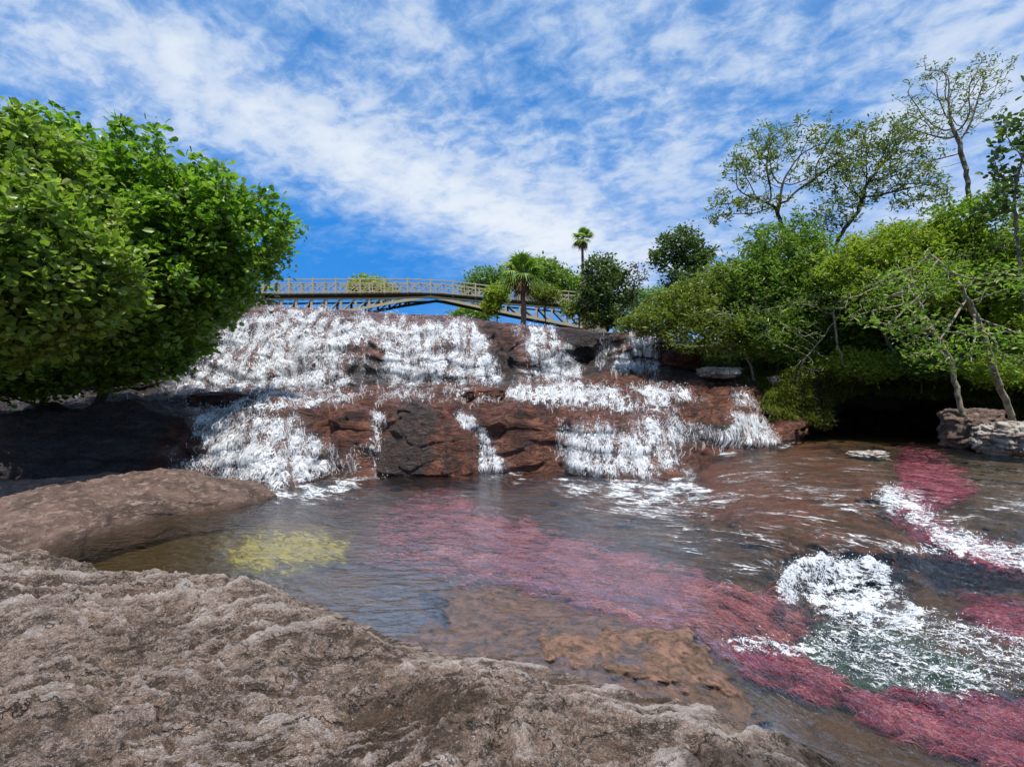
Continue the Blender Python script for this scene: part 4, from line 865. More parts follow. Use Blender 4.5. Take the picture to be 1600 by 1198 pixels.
BL = [[(1030,640,23),(1190,650,21.5),(1290,668,21.5),(1310,660,22.6),(1500,665,21.5),(1600,680,17.4),(1700,700,14),(2200,740,11)],
      [(1030,600,22.6),(1185,618,19.3),(1200,655,17.9),(1290,664,18.4),(1312,622,19.2),(1400,615,19.0),(1500,622,17.9),(1600,650,16.6),(1700,680,13.4),(2200,700,10)],
      [(1030,585,22.7),(1190,592,19.6),(1250,588,18.4),(1300,588,18.9),(1400,584,18.8),(1500,592,17.8),(1600,618,16.4),(1700,640,13.4),(2200,640,10.5)],
      [(1030,570,23.3),(1200,556,21.6),(1300,552,21.5),(1400,550,21.6),(1500,556,20.4),(1600,578,17.6),(1700,590,14.6),(2200,560,12)],
      [(1030,550,30),(1200,535,30),(1400,530,30),(1600,540,28),(2200,520,24)]]
xs = np.linspace(1030, 2150, 300); ks = []
for C in BL:
    aa = np.array(C, float); ks.append(P(xs, np.interp(xs, aa[:, 0], aa[:, 1]), np.interp(xs, aa[:, 0], aa[:, 2])))
rr = []
for i in range(len(ks)-1):
    for j in range(24): rr.append(lerp(ks[i], ks[i+1], j/24))
rr.append(ks[-1]); BK = np.array(rr)
N = gnormals(BK); N = np.where(N[..., 1:2] > 0, -N, N)
BK = BK+N*(0.30*fbm(BK[..., 0]*0.8, BK[..., 1]*0.8, BK[..., 2], 5, 0.55))[..., None]
tag(mesh_np("river_bank", BK.reshape(-1, 3), grid_faces(*BK.shape[:2]), None, M['soil']), "mossy undercut earth bank on the far side of the stream", "bank", kind='structure')

# grass on the bank
def blades(name, B, L, lean, mat_, label, w=0.012, seed=0, cat="grass"):
    n = len(B); r = np.random.default_rng(seed)
    L = L*r.uniform(0.5, 1.2, n); an = r.uniform(0, 2*np.pi, n)
    dirh = np.stack([np.cos(an), np.sin(an), np.zeros(n)], -1)*0.6+lean; V = []
    side = np.cross(dirh, (0, 0, 1)); side /= np.linalg.norm(side, axis=1)[:, None]+1e-9
    for t, ww in ((0, 1), (0.45, 0.8), (0.8, 0.45), (1.0, 0.08)):
        c = B+dirh*(L*t**1.6)[:, None]*0.8+np.array((0, 0, 1.0))*(L*(t*1.05-0.85*t*t))[:, None]
        V += [c-side*w*ww, c+side*w*ww]
    V = np.stack(V, 1).reshape(-1, 3)
    f0 = np.array([(0, 1, 3, 2), (2, 3, 5, 4), (4, 5, 7, 6)]); f = (f0[None]+8*np.arange(n)[:, None, None]).reshape(-1, 4)
    tint = np.repeat(r.uniform(0, 1, n), 8)
    return tag(mesh_np(name, V, f, {'tint': tint}, mat_), label, cat, kind='stuff')
M['grass'] = m_leaf("bank_grass", [(0, (0.08, 0.11, 0.012)), (0.6, (0.19, 0.22, 0.03)), (1, (0.34, 0.32, 0.08))], 0.55, 0.3, 0.3)
rr_ = np.random.default_rng(5)
ii = rr_.integers(24, BK.shape[0]-18, 60000); jj = rr_.integers(18, 215, 60000); cl = fbm(BK[ii, jj, 0]*1.2, BK[ii, jj, 1]*1.2, 0.0, 3) > -0.25
Bp = BK[ii[cl], jj[cl]]+rr_.normal(0, 0.03, (cl.sum(), 3))
blades("bank_grass", Bp, 0.42, np.array((-0.25, -0.75, 0)), M['grass'], "long drooping green grass covering the shaded bank", 0.011, 3)

# ------------------------------------------------------------------ trees
def colonize(trunk, attr, step, infl, kill, iters, seed=0, grav=0.0):
    r = np.random.default_rng(seed)
    pos = [np.array(p, float) for p in trunk]; par = [-1]+list(range(len(trunk)-1))
    A = attr.copy(); nd = np.full(len(A), 1e9); ni = np.zeros(len(A), int); start = 0
    Pn = np.array(pos)
    for it in range(iters):
        new = Pn[start:]
        if len(new) and len(A):
            dd = np.linalg.norm(A[:, None]-new[None], axis=2); m = dd.argmin(1); dm = dd[np.arange(len(A)), m]
            b = dm < nd; nd[b] = dm[b]; ni[b] = m[b]+start
        kq = nd > kill; A = A[kq]; nd = nd[kq]; ni = ni[kq]
        if not len(A): break
        act = nd < infl
        if not act.any(): act = nd <= nd.min()+1e-6
        start = len(Pn); dirs = A[act]-Pn[ni[act]]; dirs /= np.linalg.norm(dirs, axis=1)[:, None]
        u, inv = np.unique(ni[act], return_inverse=True)
        S_ = np.zeros((len(u), 3)); np.add.at(S_, inv, dirs); S_ += r.normal(0, 0.25, S_.shape); S_[:, 2] += grav
        S_ /= np.linalg.norm(S_, axis=1)[:, None]+1e-9
        Pn = np.concatenate([Pn, Pn[u]+S_*step]); par += list(u)
        if len(Pn) > 9000: break
    return Pn, np.array(par)
def branch_mesh(Pn, par, tip, expo, rmax=None, jit=0.0):
    n = len(Pn); acc = np.zeros(n); ch = np.zeros(n, int)
    for i in range(n-1, 0, -1):
        if ch[i] == 0: acc[i] = tip**expo
        acc[par[i]] += acc[i]; ch[par[i]] += 1
    rad = acc**(1/expo)
    if rmax: rad = np.minimum(rad, rmax)
    k = np.arange(1, n); a = Pn[par[k]]; b = Pn[k]; d = b-a; d /= np.linalg.norm(d, axis=1)[:, None]+1e-9
    ref = np.tile((0.31, 0.85, 0.42), (len(k), 1)); sa = np.cross(d, ref); sa /= np.linalg.norm(sa, axis=1)[:, None]+1e-9; sb = np.cross(d, sa)
    rb = rad[k]; ra = np.minimum(rad[par[k]], rb*1.25); q = 6; V = []
    # shared directions keep joints tight: start ring of a child uses parent's position
    for c_, r_ in ((a-d*0.15*rb[:, None], ra), (b, rb)):
        for j in range(q):
            an = 2*np.pi*j/q; V.append(c_+(math.cos(an)*sa+math.sin(an)*sb)*r_[:, None])
    V = np.stack(V, 1).reshape(-1, 3)
    f0 = np.array([(j, (j+1) % q, q+(j+1) % q, q+j) for j in range(q)]); f = (f0[None]+2*q*np.arange(len(k))[:, None, None]).reshape(-1, 4)
    term = np.where(ch == 0)[0]; term = term[term > 0]
    return V, f, rad, term, ch
LEAF = {'round': (np.array([(0,0,0),(.40,-.25,.06),(.80,-.27,.04),(1,0,-.05),(.80,.27,.04),(.40,.25,.06),(.5,0,0)]), [(0,1,2,6),(6,2,3,4),(0,6,4,5)]),
        'long': (np.array([(0,0,0),(0.35,-.17,0.05),(.7,-.13,.03),(1,0,-.12),(.7,.13,.03),(0.35,.17,.05)]), [(0,1,2,3),(0,3,4,5)]),
        'dia': (np.array([(0,0,0),(0.5,-.26,0.04),(1,0,-.05),(.5,.26,.04)]), [(0,1,2,3)])}
def leaf_mesh(name, pts, per, size, kind, mat_, seed, spread, up=0.55, parent=None, flat=0.0, base=None, tintbias=None, loc=None):
    r = np.random.default_rng(seed); n = len(pts)*per
    c = np.repeat(pts, per, 0)
    an = r.uniform(0, 2*np.pi, n); tilt = r.normal(0.25, 0.45, n)
    D = np.stack([np.cos(an)*np.cos(tilt), np.sin(an)*np.cos(tilt), np.sin(tilt)], -1)
    c = c+D*r.uniform(0, 1, n)[:, None]*spread*0.45+r.normal(0, spread*0.45, (n, 3))
    Nn = np.tile((0, 0, up), (n, 1))+r.normal(0, 0.45, (n, 3)); Nn -= (Nn*D).sum(1)[:, None]*D; Nn /= np.linalg.norm(Nn, axis=1)[:, None]+1e-9
    Bb = np.cross(Nn, D); s = size*r.uniform(0.6, 1.25, n)
    T, fc = LEAF[kind]
    V = c[:, None]+s[:, None, None]*(T[None, :, 0, None]*D[:, None]+T[None, :, 1, None]*Bb[:, None]+T[None, :, 2, None]*Nn[:, None])
    k = len(T); f = (np.array(fc)[None]+k*np.arange(n)[:, None, None]).reshape(-1, 4)
    cl = np.repeat(r.uniform(-0.25, 0.25, len(pts)), per)
    tint = np.clip(r.uniform(0.1, 0.9, n)*0.7+0.15+cl, 0, 1)
    V = V.reshape(-1, 3)
    if parent is not None: V = V-np.array(parent.location)
    return mesh_np(name, V, f, {'tint': np.repeat(tint, k)}, mat_, False, parent=parent)
def blobpts(blobs, n, seed, shell=0.55):
    r = np.random.default_rng(seed); out_ = []
    vol = np.array([(b[3]*b[2]/F)*(b[4]*b[2]/F)*b[5] for b in blobs]); vol = vol**0.8; vol /= vol.sum()
    for b, w in zip(blobs, vol):
        px, py, d, rx, ry, rd = b; m = int(n*w)+4
        v = r.normal(size=(m, 3)); v /= np.linalg.norm(v, axis=1)[:, None]
        rad = np.where(r.uniform(size=m) < shell, r.uniform(0.82, 1.0, m), r.uniform(0.1, 1, m)**0.5)
        lum_ = 1+0.42*fbm(v[:, 0]*2.4+seed, v[:, 1]*2.4, v[:, 2]*2.4, 4, 0.6)
        lum_ = lum_*(1+0.16*perlin(v[:, 0]*6+seed, v[:, 1]*6, v[:, 2]*6))
        v = v*(rad*lum_)[:, None]*np.array((rx*d/F, rd, ry*d/F)); out_.append(P(px, py, d)+v)
    return np.concatenate(out_)
def tree(name, label, cat, trunk, blobs, leaf, bark, n=400, step=0.22, infl=1.6, kill=0.3, tip=0.006, expo=2.3, per=9, size=0.1, kind='round',
         spread=0.14, seed=1, group=None, inner=0.25, shell=0.55, rmax=None, keepleaf=1.0, grav=0.0, up=0.55, flowers=None, fill=None):
    tr = np.array([np.asarray(p, float) for p in trunk]);
    # resample trunk
    seg = np.linalg.norm(np.diff(tr, axis=0), axis=1); L = np.concatenate([[0], np.cumsum(seg)]); m = max(3, int(L[-1]/step))
    t = np.linspace(0, L[-1], m); tp = np.stack([np.interp(t, L, tr[:, i]) for i in range(3)], -1)
    rg = np.random.default_rng(seed); tp[1:-1] += 0.12*step*rg.normal(size=(m-2, 3))
    A = blobpts(blobs, n, seed, shell)
    Pn, par = colonize(tp, A, step, infl, kill, 90, seed, grav)
    V, f, rad, term, ch = branch_mesh(Pn, par, tip, expo, rmax)
    root = empty(name, tr[0], label=label, cat=cat, group=group)
    mesh_np("trunk", V-tr[0], f, None, bark, True, parent=root)
    thin = np.where((rad < tip*2.2) & (np.arange(len(Pn)) > m))[0]
    sel = np.concatenate([term, rg.choice(thin, int(len(thin)*inner), replace=False)]) if len(thin) else term
    if keepleaf < 1: sel = rg.choice(sel, max(4, int(len(sel)*keepleaf)), replace=False)
    sites = Pn[sel]
    if fill is None: fill = 1.0 if n > 200 else 0.4
    if fill > 0:
        A2 = A[:int(len(A))]; A2 = A2[rg.permutation(len(A2))[:int(len(A2)*fill)]]; sites = np.concatenate([sites, A2])
    leaf_mesh("crown", sites, per, size, kind, leaf, seed+50, spread, up, root)
    if flowers is not None:
        fs = rg.choice(term, int(len(term)*0.10), replace=False)
        fo_ = leaf_mesh("flowers", Pn[fs]+np.array((0, -0.05, 0.03)), 5, size*0.38, 'dia', flowers, seed+90, spread*0.35, 0.6, root); tag(fo_, kind='stuff')
    return root
LG = {
 'bush': m_leaf("glossy_leaf", [(0, (0.045, 0.090, 0.012)), (0.4, (0.115, 0.205, 0.020)), (0.8, (0.22, 0.33, 0.034)), (1, (0.36, 0.43, 0.09))], 0.36, 0.38),
 'bush2': m_leaf("olive_glossy_leaf", [(0, (0.070, 0.115, 0.018)), (0.45, (0.18, 0.25, 0.034)), (0.8, (0.31, 0.37, 0.07)), (1, (0.55, 0.50, 0.20))], 0.36, 0.38),
 'olive': m_leaf("olive_leaf", [(0, (0.07, 0.095, 0.014)), (0.5, (0.16, 0.20, 0.026)), (1, (0.31, 0.31, 0.055))], 0.45, 0.28),
 'dark': m_leaf("dark_leaf", [(0, (0.03, 0.055, 0.018)), (0.6, (0.085, 0.13, 0.03)), (1, (0.17, 0.21, 0.05))], 0.4, 0.25),
 'yel': m_leaf("yellow_green_leaf", [(0, (0.095, 0.135, 0.014)), (0.5, (0.230, 0.297, 0.022)), (1, (0.432, 0.419, 0.041))], 0.5, 0.35),
 'mid': m_leaf("mid_green_leaf", [(0, (0.06, 0.10, 0.014)), (0.5, (0.145, 0.225, 0.026)), (1, (0.28, 0.35, 0.05))], 0.45, 0.3),
 'lime': m_leaf("lime_leaf", [(0, (0.08, 0.13, 0.02)), (0.5, (0.19, 0.29, 0.035)), (1, (0.36, 0.44, 0.07))], 0.45, 0.38),
 'red': m_leaf("reddish_leaf", [(0, (0.081, 0.061, 0.034)), (0.6, (0.176, 0.101, 0.061)), (1, (0.270, 0.135, 0.081))], 0.45, 0.25),
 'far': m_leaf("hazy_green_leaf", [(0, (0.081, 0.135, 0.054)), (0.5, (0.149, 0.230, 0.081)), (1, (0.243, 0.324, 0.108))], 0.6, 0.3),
 'palm': m_leaf("palm_leaf", [(0, (0.068, 0.115, 0.016)), (0.5, (0.162, 0.257, 0.030)), (1, (0.324, 0.378, 0.068))], 0.4, 0.3),
 'dead': m_leaf("dead_palm_leaf", [(0, (0.12, 0.075, 0.045)), (1, (0.30, 0.21, 0.12))], 0.8, 0.2),
 'flower': m_leaf("cream_flower", [(0, (0.45, 0.36, 0.22)), (1, (0.72, 0.62, 0.42))], 0.6, 0.3)}
BG = dict(brown=m_bark("brown_bark", (0.06, 0.042, 0.03), (0.16, 0.115, 0.08)), grey=m_bark("grey_bark", (0.10, 0.08, 0.062), (0.26, 0.22, 0.18), (0.36, 0.34, 0.30)),
          pale=m_bark("pale_bark", (0.16, 0.135, 0.095), (0.36, 0.31, 0.23), (0.13, 0.12, 0.08)), dark=m_bark("dark_bark", (0.035, 0.026, 0.02), (0.10, 0.075, 0.058)),
          palm=m_bark("palm_bark", (0.13, 0.065, 0.045), (0.30, 0.17, 0.12), (0.20, 0.14, 0.10)))
def T3(px, py, d): return P(px, py, d)
lg = "broadleaf trees on the left bank"
tree("broadleaf_tree", "tallest glossy broadleaf tree on the dark rock bank, reaching towards the bridge", "tree", [PZ(150, 15.5, 1.6), T3(190, 560, 14.5), T3(220, 480, 13.8)],
     [(215, 345, 13.2, 125, 112, 2.0), (335, 372, 13.6, 104, 88, 1.8), (300, 452, 13.6, 75, 52, 1.4), (90, 300, 12.8, 90, 90, 1.8), (240, 450, 13.2, 130, 90, 1.8), (150, 500, 13.0, 130, 80, 1.6)],
     LG['bush'], BG['grey'], 3900, 0.20, 1.4, 0.25, 0.008, 2.25, 9, 0.185, 'round', 0.18, 11, lg, 0.5, 0.6, 0.16)
tree("broadleaf_tree", "pale leaved flowering broadleaf tree nearest the slab at the picture edge", "tree", [PZ(-60, 11, 1.2), T3(-40, 520, 10.2), T3(-10, 440, 9.6)],
     [(20, 400, 9.3, 130, 120, 1.4), (-90, 300, 9.6, 140, 120, 1.5), (40, 270, 9.9, 75, 75, 1.1), (110, 440, 9.8, 95, 80, 1.1), (-10, 520, 9.6, 90, 60, 1.0)],
     LG['bush2'], BG['grey'], 2500, 0.18, 1.3, 0.23, 0.008, 2.25, 9, 0.18, 'round', 0.16, 12, lg, 0.45, 0.6, 0.14, flowers=LG['flower'])
tree("broadleaf_shrub", "low dark green shrub hanging over the shaded rock wall", "shrub", [PZ(60, 14.5, 1.5), T3(80, 575, 13.8)],
     [(60, 572, 13.8, 120, 44, 1.2), (180, 562, 14.2, 90, 40, 1.2), (-80, 570, 13.0, 120, 60, 1.2), (260, 535, 14.6, 60, 40, 1.0)], LG['bush'], BG['brown'], 2300, 0.2, 1.3, 0.25, 0.005, 2.3, 8, 0.17, 'round', 0.16, 13, None, 0.4)
# right bank -- crowns that rise against the sky
tree("airy_tree", "flat topped airy tree with open twisting limbs above the green bank", "tree", [PZ(1262, 22.5, 3.3), T3(1242, 420, 22.3), T3(1228, 365, 22.1), T3(1212, 325, 22)],
     [(1235, 222, 22, 78, 24, 1.6), (1180, 262, 22, 52, 30, 1.3), (1135, 325, 22, 42, 20, 1.1), (1290, 265, 22, 55, 32, 1.4), (1330, 230, 22.2, 40, 30, 1.2), (1190, 320, 22, 50, 14, 1.0)],
     LG['olive'], BG['dark'], 620, 0.16, 1.6, 0.20, 0.0075, 2.3, 8, 0.17, 'long', 0.16, 21, "airy crowned trees above the bank", 0.25, 0.35, 0.16, fill=0.25)
tree("airy_tree", "second airy tree with a leafier crown left of the bare topped tree", "tree", [PZ(1325, 21.5, 3.3), T3(1305, 380, 21.5), T3(1340, 330, 21.5), T3(1350, 300, 21.5)],
     [(1385, 215, 21.5, 52, 34, 1.3), (1410, 262, 21.5, 55, 34, 1.3), (1345, 285, 21.5, 48, 38, 1.2), (1300, 335, 21.5, 38, 26, 1.0), (1440, 300, 21.3, 45, 30, 1.2)],
     LG['olive'], BG['dark'], 680, 0.16, 1.6, 0.20, 0.0075, 2.3, 8, 0.17, 'long', 0.16, 22, "airy crowned trees above the bank", 0.25, 0.35, 0.15, fill=0.28)
tree("bare_tree", "tall nearly leafless pale tree standing highest against the clouds", "tree", [PZ(1505, 19.6, 3.3), T3(1508, 390, 19), T3(1518, 335, 18.8), T3(1510, 270, 18.6), T3(1494, 212, 18.5)],
     [(1480, 140, 18.5, 76, 52, 1.3), (1530, 130, 18.5, 36, 40, 0.9), (1440, 200, 18.6, 42, 40, 1.0), (1505, 190, 18.5, 50, 26, 1.0), (1430, 262, 18.6, 40, 8, 0.6)],
     LG['olive'], BG['grey'], 520, 0.15, 1.8, 0.20, 0.0075, 2.15, 5, 0.12, 'long', 0.11, 23, None, 0.15, 0.3, 0.17, keepleaf=1.0, fill=0.3)
tree("large_leaf_tree", "slim tree with big dark leaves at the right picture edge", "tree", [PZ(1612, 15.5, 2.6), T3(1592, 400, 14.8), T3(1585, 330, 14.6)],
     [(1600, 260, 14.5, 52, 58, 0.9), (1580, 215, 14.5, 36, 36, 0.7), (1625, 190, 14.5, 40, 48, 0.8), (1555, 320, 14.5, 26, 24, 0.6)],
     LG['dark'], BG['grey'], 130, 0.15, 1.6, 0.22, 0.009, 2.3, 8, 0.20, 'round', 0.18, 24, None, 0.1, 0.35, 0.10)
tree("leafy_tree", "green round crowned tree just right of the bare pale trunk", "tree", [PZ(1545, 17.8, 3.0), T3(1540, 400, 17.3)],
     [(1545, 320, 17, 30, 30, 0.8), (1500, 345, 17.3, 45, 30, 1.0), (1580, 400, 16.6, 50, 50, 1.2)], LG['mid'], BG['dark'], 360, 0.18, 1.4, 0.24, 0.006, 2.3, 9, 0.14, 'round', 0.16, 25, None, 0.3)
tree("leafy_tree", "small airy dark tree standing alone left of the green bank trees", "tree", [PZ(1072, 29, 4.6), T3(1070, 450, 28.5), T3(1066, 425, 28.2)],
     [(1062, 385, 28, 38, 28, 1.2), (1085, 410, 28, 28, 34, 1.1), (1040, 400, 28, 26, 22, 0.9), (1075, 440, 27.5, 40, 24, 1.2)], LG['dark'], BG['dark'], 480, 0.2, 1.7, 0.26, 0.009, 2.3, 8, 0.22, 'dia', 0.22, 26, None, 0.3, 0.4)
# dense mid-height trees
dn = "dense trees lining the right bank"
tree("leafy_tree", "mid green tree on the bank with a mounded crown under the airy tree", "tree", [PZ(1225, 21, 3.2), T3(1222, 520, 20.6)],
     [(1225, 400, 20.3, 62, 52, 1.5), (1180, 450, 20.2, 62, 50, 1.5), (1260, 470, 20, 75, 60, 1.5), (1200, 520, 19.6, 70, 36, 1.3)], LG['mid'], BG['brown'], 1900, 0.22, 1.5, 0.27, 0.006, 2.3, 8, 0.20, 'long', 0.22, 31, dn, 0.45)
tree("leafy_tree", "yellowest tree of the right bank, lit across its broad top", "tree", [PZ(1430, 19, 3.1), T3(1425, 500, 18.5)],
     [(1400, 400, 18.0, 85, 42, 1.5), (1340, 430, 18.2, 62, 44, 1.4), (1470, 385, 18, 60, 36, 1.4), (1440, 450, 17.6, 105, 40, 1.5)], LG['yel'], BG['pale'], 1800, 0.21, 1.5, 0.26, 0.006, 2.3, 9, 0.18, 'long', 0.20, 32, dn, 0.4)
tree("leafy_tree", "dark green tree filling the shade behind the thin curved trunks", "tree", [PZ(1345, 21.8, 3.2), T3(1345, 540, 21.4)],
     [(1350, 490, 21, 115, 55, 1.6), (1280, 520, 20.8, 80, 42, 1.4), (1440, 510, 20.6, 90, 60, 1.5), (1560, 500, 19.6, 90, 70, 1.5)], LG['mid'], BG['dark'], 1900, 0.24, 1.5, 0.30, 0.006, 2.3, 8, 0.21, 'round', 0.24, 33, dn, 0.4)
tree("leafy_tree", "olive tree whose low boughs overhang the far veil waterfall", "tree", [PZ(1120, 21.8, 2.9), T3(1110, 540, 21.2), T3(1085, 505, 20.8)],
     [(1085, 475, 20.8, 62, 34, 1.4), (1140, 455, 21, 60, 38, 1.4), (1030, 500, 20.6, 46, 26, 1.1), (1110, 520, 20, 75, 34, 1.3), (990, 508, 20.6, 26, 14, 0.7)], LG['olive'], BG['brown'], 1500, 0.21, 1.5, 0.26, 0.006, 2.3, 9, 0.19, 'long', 0.20, 34, dn, 0.4)
tree("leafy_tree", "green tree behind the yellow one at the right picture edge", "tree", [PZ(1620, 18, 3.1), T3(1600, 520, 17.6)],
     [(1590, 430, 17, 75, 60, 1.4), (1530, 420, 17.4, 62, 50, 1.3), (1660, 380, 17, 80, 90, 1.5), (1640, 520, 16.4, 80, 60, 1.4)], LG['yel'], BG['brown'], 1400, 0.22, 1.5, 0.28, 0.006, 2.3, 8, 0.19, 'long', 0.22, 35, dn, 0.4)
# leaning pale-limbed trees in front
tree("leaning_tree", "leaning pale trunked tree with bright compound leaves over the pale boulders", "tree", [PZ(1592, 14.6, 0.8), T3(1562, 600, 14.0), T3(1528, 500, 13.4), T3(1490, 430, 13.0), T3(1450, 390, 13)],
     [(1540, 535, 12.4, 70, 26, 0.9), (1470, 560, 12.6, 50, 22, 0.8), (1590, 560, 12.2, 46, 34, 0.9), (1440, 430, 13, 55, 30, 1.0), (1545, 440, 12.6, 70, 30, 1.0), (1420, 500, 13, 50, 22, 0.8)],
     LG['lime'], BG['pale'], 380, 0.17, 1.7, 0.24, 0.010, 2.2, 7, 0.16, 'long', 0.18, 41, "leaning trees over the stream", 0.12, 0.3, 0.085, fill=0.25)
tree("leaning_tree", "second leaning trunk rooted left of the mossy boulder", "tree", [PZ(1512, 15, 0.9), T3(1484, 560, 15), T3(1440, 490, 15), T3(1420, 420, 15)],
     [(1400, 460, 14.8, 70, 30, 1.0), (1450, 520, 14.6, 60, 30, 1.0), (1350, 490, 14.8, 40, 22, 0.8)], LG['mid'], BG['pale'], 240, 0.18, 1.7, 0.26, 0.011, 2.2, 7, 0.16, 'long', 0.18, 42, "leaning trees over the stream", 0.12, 0.3, 0.085, fill=0.2)
tree("slender_tree", "thin pale trunk bending in a hook above the grassy bank", "tree", [PZ(1352, 19.1, 2.3), T3(1342, 592, 18.3), T3(1318, 570, 18.1), T3(1306, 530, 18), T3(1302, 490, 18)],
     [(1290, 470, 18, 48, 26, 0.9), (1330, 450, 18, 40, 26, 0.9)], LG['mid'], BG['pale'], 130, 0.18, 1.7, 0.27, 0.008, 2.2, 7, 0.11, 'long', 0.15, 43, "slender trees on the bank edge", 0.1, 0.3, 0.06)
for q_ in (((1400, 19.2, 2.0), [(1400, 560), (1375, 510), (1330, 450)], [(1310, 440, 18.2, 50, 26, .9), (1360, 400, 18.2, 50, 26, .9), (1270, 480, 18.2, 36, 16, .7)], 71, "pale branching tree tangled in front of the yellowest tree"),
           ((1470, 18.4, 1.8), [(1462, 560), (1478, 500), (1500, 440)], [(1480, 410, 16.6, 70, 26, .9), (1540, 390, 16.4, 50, 30, .9), (1420, 430, 16.8, 40, 20, .8)], 72, "pale twiggy tree reaching up between the two leaning trunks"),
           ((1180, 19.8, 2.4), [(1172, 570), (1160, 540), (1165, 500)], [(1140, 490, 18.6, 50, 20, .9), (1200, 480, 18.6, 46, 26, .9), (1090, 540, 18.8, 40, 12, .7)], 73, "thin tree with low pale boughs left of the forked twiggy one")):
    (bx_, bd_, bz_), mids, bl_, sd_, lb_ = q_
    tree("slender_tree", lb_, "tree", [PZ(bx_, bd_, bz_)]+[T3(a_[0], a_[1], bd_-0.1) for a_ in mids], bl_, LG['lime' if sd_ != 73 else 'mid'], BG['pale'], 210, 0.17, 1.7, 0.25, 0.0085, 2.15, 6, 0.12, 'long', 0.15, sd_, "slender trees on the bank edge", 0.1, 0.3, 0.055, fill=0.12)
tree("slender_tree", "forked pale twiggy tree leaning from the bank beside the small pale rock", "tree", [PZ(1243, 18.8, 2.3), T3(1258, 560, 18.2), T3(1285, 530, 18), T3(1312, 490, 18)],
     [(1230, 520, 18, 44, 26, 0.9), (1320, 470, 18, 30, 20, 0.8), (1270, 575, 17.8, 26, 12, 0.6)], LG['mid'], BG['pale'], 110, 0.18, 1.7, 0.27, 0.008, 2.2, 5, 0.11, 'long', 0.15, 44, "slender trees on the bank edge", 0.06, 0.3, 0.06)
# background by the bridge
tree("background_tree", "rounded green tree between the thin tall palm and the reddish sapling", "tree", [PZ(950, 27.5, 5.0), T3(948, 480, 27.3)],
     [(940, 425, 27, 28, 26, 1.0), (955, 455, 27, 38, 30, 1.2), (925, 470, 27, 24, 20, 0.9), (965, 495, 26.6, 34, 18, 1.0)], LG['dark'], BG['dark'], 700, 0.2, 1.6, 0.24, 0.008, 2.3, 8, 0.20, 'dia', 0.20, 51, None, 0.3)
tree("sapling", "thin reddish leaved sapling against the pale sky", "sapling", [PZ(990, 26, 4.9), T3(990, 460, 26), T3(991, 440, 26)],
     [(992, 420, 26, 16, 14, 0.5), (1000, 432, 26, 14, 14, 0.5)], LG['red'], BG['dark'], 40, 0.14, 1.6, 0.2, 0.010, 2.3, 6, 0.13, 'round', 0.12, 52, None, 0.1)
tree("background_tree", "widest tree behind the leafy palm at the bridge", "tree", [PZ(852, 47, 5.0), T3(850, 460, 47)],
     [(852, 432, 47, 32, 26, 2), (880, 446, 47, 26, 20, 2), (830, 440, 47, 26, 22, 2), (905, 460, 47, 34, 20, 2)], LG['mid'], BG['dark'], 700, 0.4, 3, 0.45, 0.012, 2.3, 8, 0.36, 'dia', 0.4, 53, "trees beyond the bridge", 0.3)
tree("background_tree", "grey green tree beyond the bridge left of the leafy palm", "tree", [PZ(760, 50, 5.0), T3(760, 460, 50)],
     [(757, 437, 50, 26, 16, 2), (785, 440, 50, 20, 18, 1.6), (740, 450, 50, 22, 12, 1.6)], LG['far'], BG['dark'], 320, 0.4, 3, 0.5, 0.012, 2.3, 8, 0.34, 'dia', 0.4, 54, "trees beyond the bridge", 0.3)
tree("background_tree", "low round tree seen through the bridge railing", "tree", [PZ(575, 50, 5.0), T3(575, 470, 50)],
     [(575, 450, 50, 32, 14, 2), (600, 456, 50, 24, 10, 2)], LG['yel'], BG['dark'], 300, 0.4, 3, 0.5, 0.012, 2.3, 8, 0.36, 'dia', 0.4, 55, "trees beyond the bridge", 0.3)
for k_, (q_, lb) in enumerate([([(776, 462, 26.5, 18, 15, 0.7), (768, 480, 26.5, 14, 12, 0.6)], "light green bush in front of the railing left of the leafy palm"),
           ([(852, 462, 29.5, 22, 13, 0.8), (845, 452, 29.5, 14, 10, 0.6)], "small bush in front of the railing right of the leafy palm"),
           ([(905, 485, 28, 28, 16, 0.9), (935, 500, 27, 26, 14, 0.9)], "bush covering the far end of the bridge")]):
    px_, py_, d_ = q_[0][:3]
    tree("bush", lb, "bush", [PZ(px_, d_, 4.9), T3(px_, py_+16, d_)], q_, LG['yel' if k_ == 0 else 'olive'], BG['brown'], 260, 0.16, 1.4, 0.2, 0.007, 2.3, 8, 0.17, 'dia', 0.16, 60+k_, "bushes around the bridge", 0.3)
tree("background_tree", "low pale green trees beyond the sapling", "tree", [PZ(1030, 42, 5.0), T3(1030, 475, 42)],
     [(1020, 468, 42, 50, 14, 2), (1060, 470, 42, 50, 22, 2)], LG['far'], BG['dark'], 360, 0.4, 3, 0.45, 0.012, 2.3, 8, 0.36, 'dia', 0.4, 57, "trees beyond the bridge", 0.3)
tree("background_tree", "tree under the bridge arch in the distance", "tree", [PZ(720, 48, 5.0), T3(720, 500, 48)],
     [(745, 492, 48, 30, 10, 2), (725, 497, 48, 20, 8, 2)], LG['mid'], BG['dark'], 260, 0.4, 3, 0.45, 0.012, 2.3, 8, 0.34, 'dia', 0.4, 58, "trees beyond the bridge", 0.3)

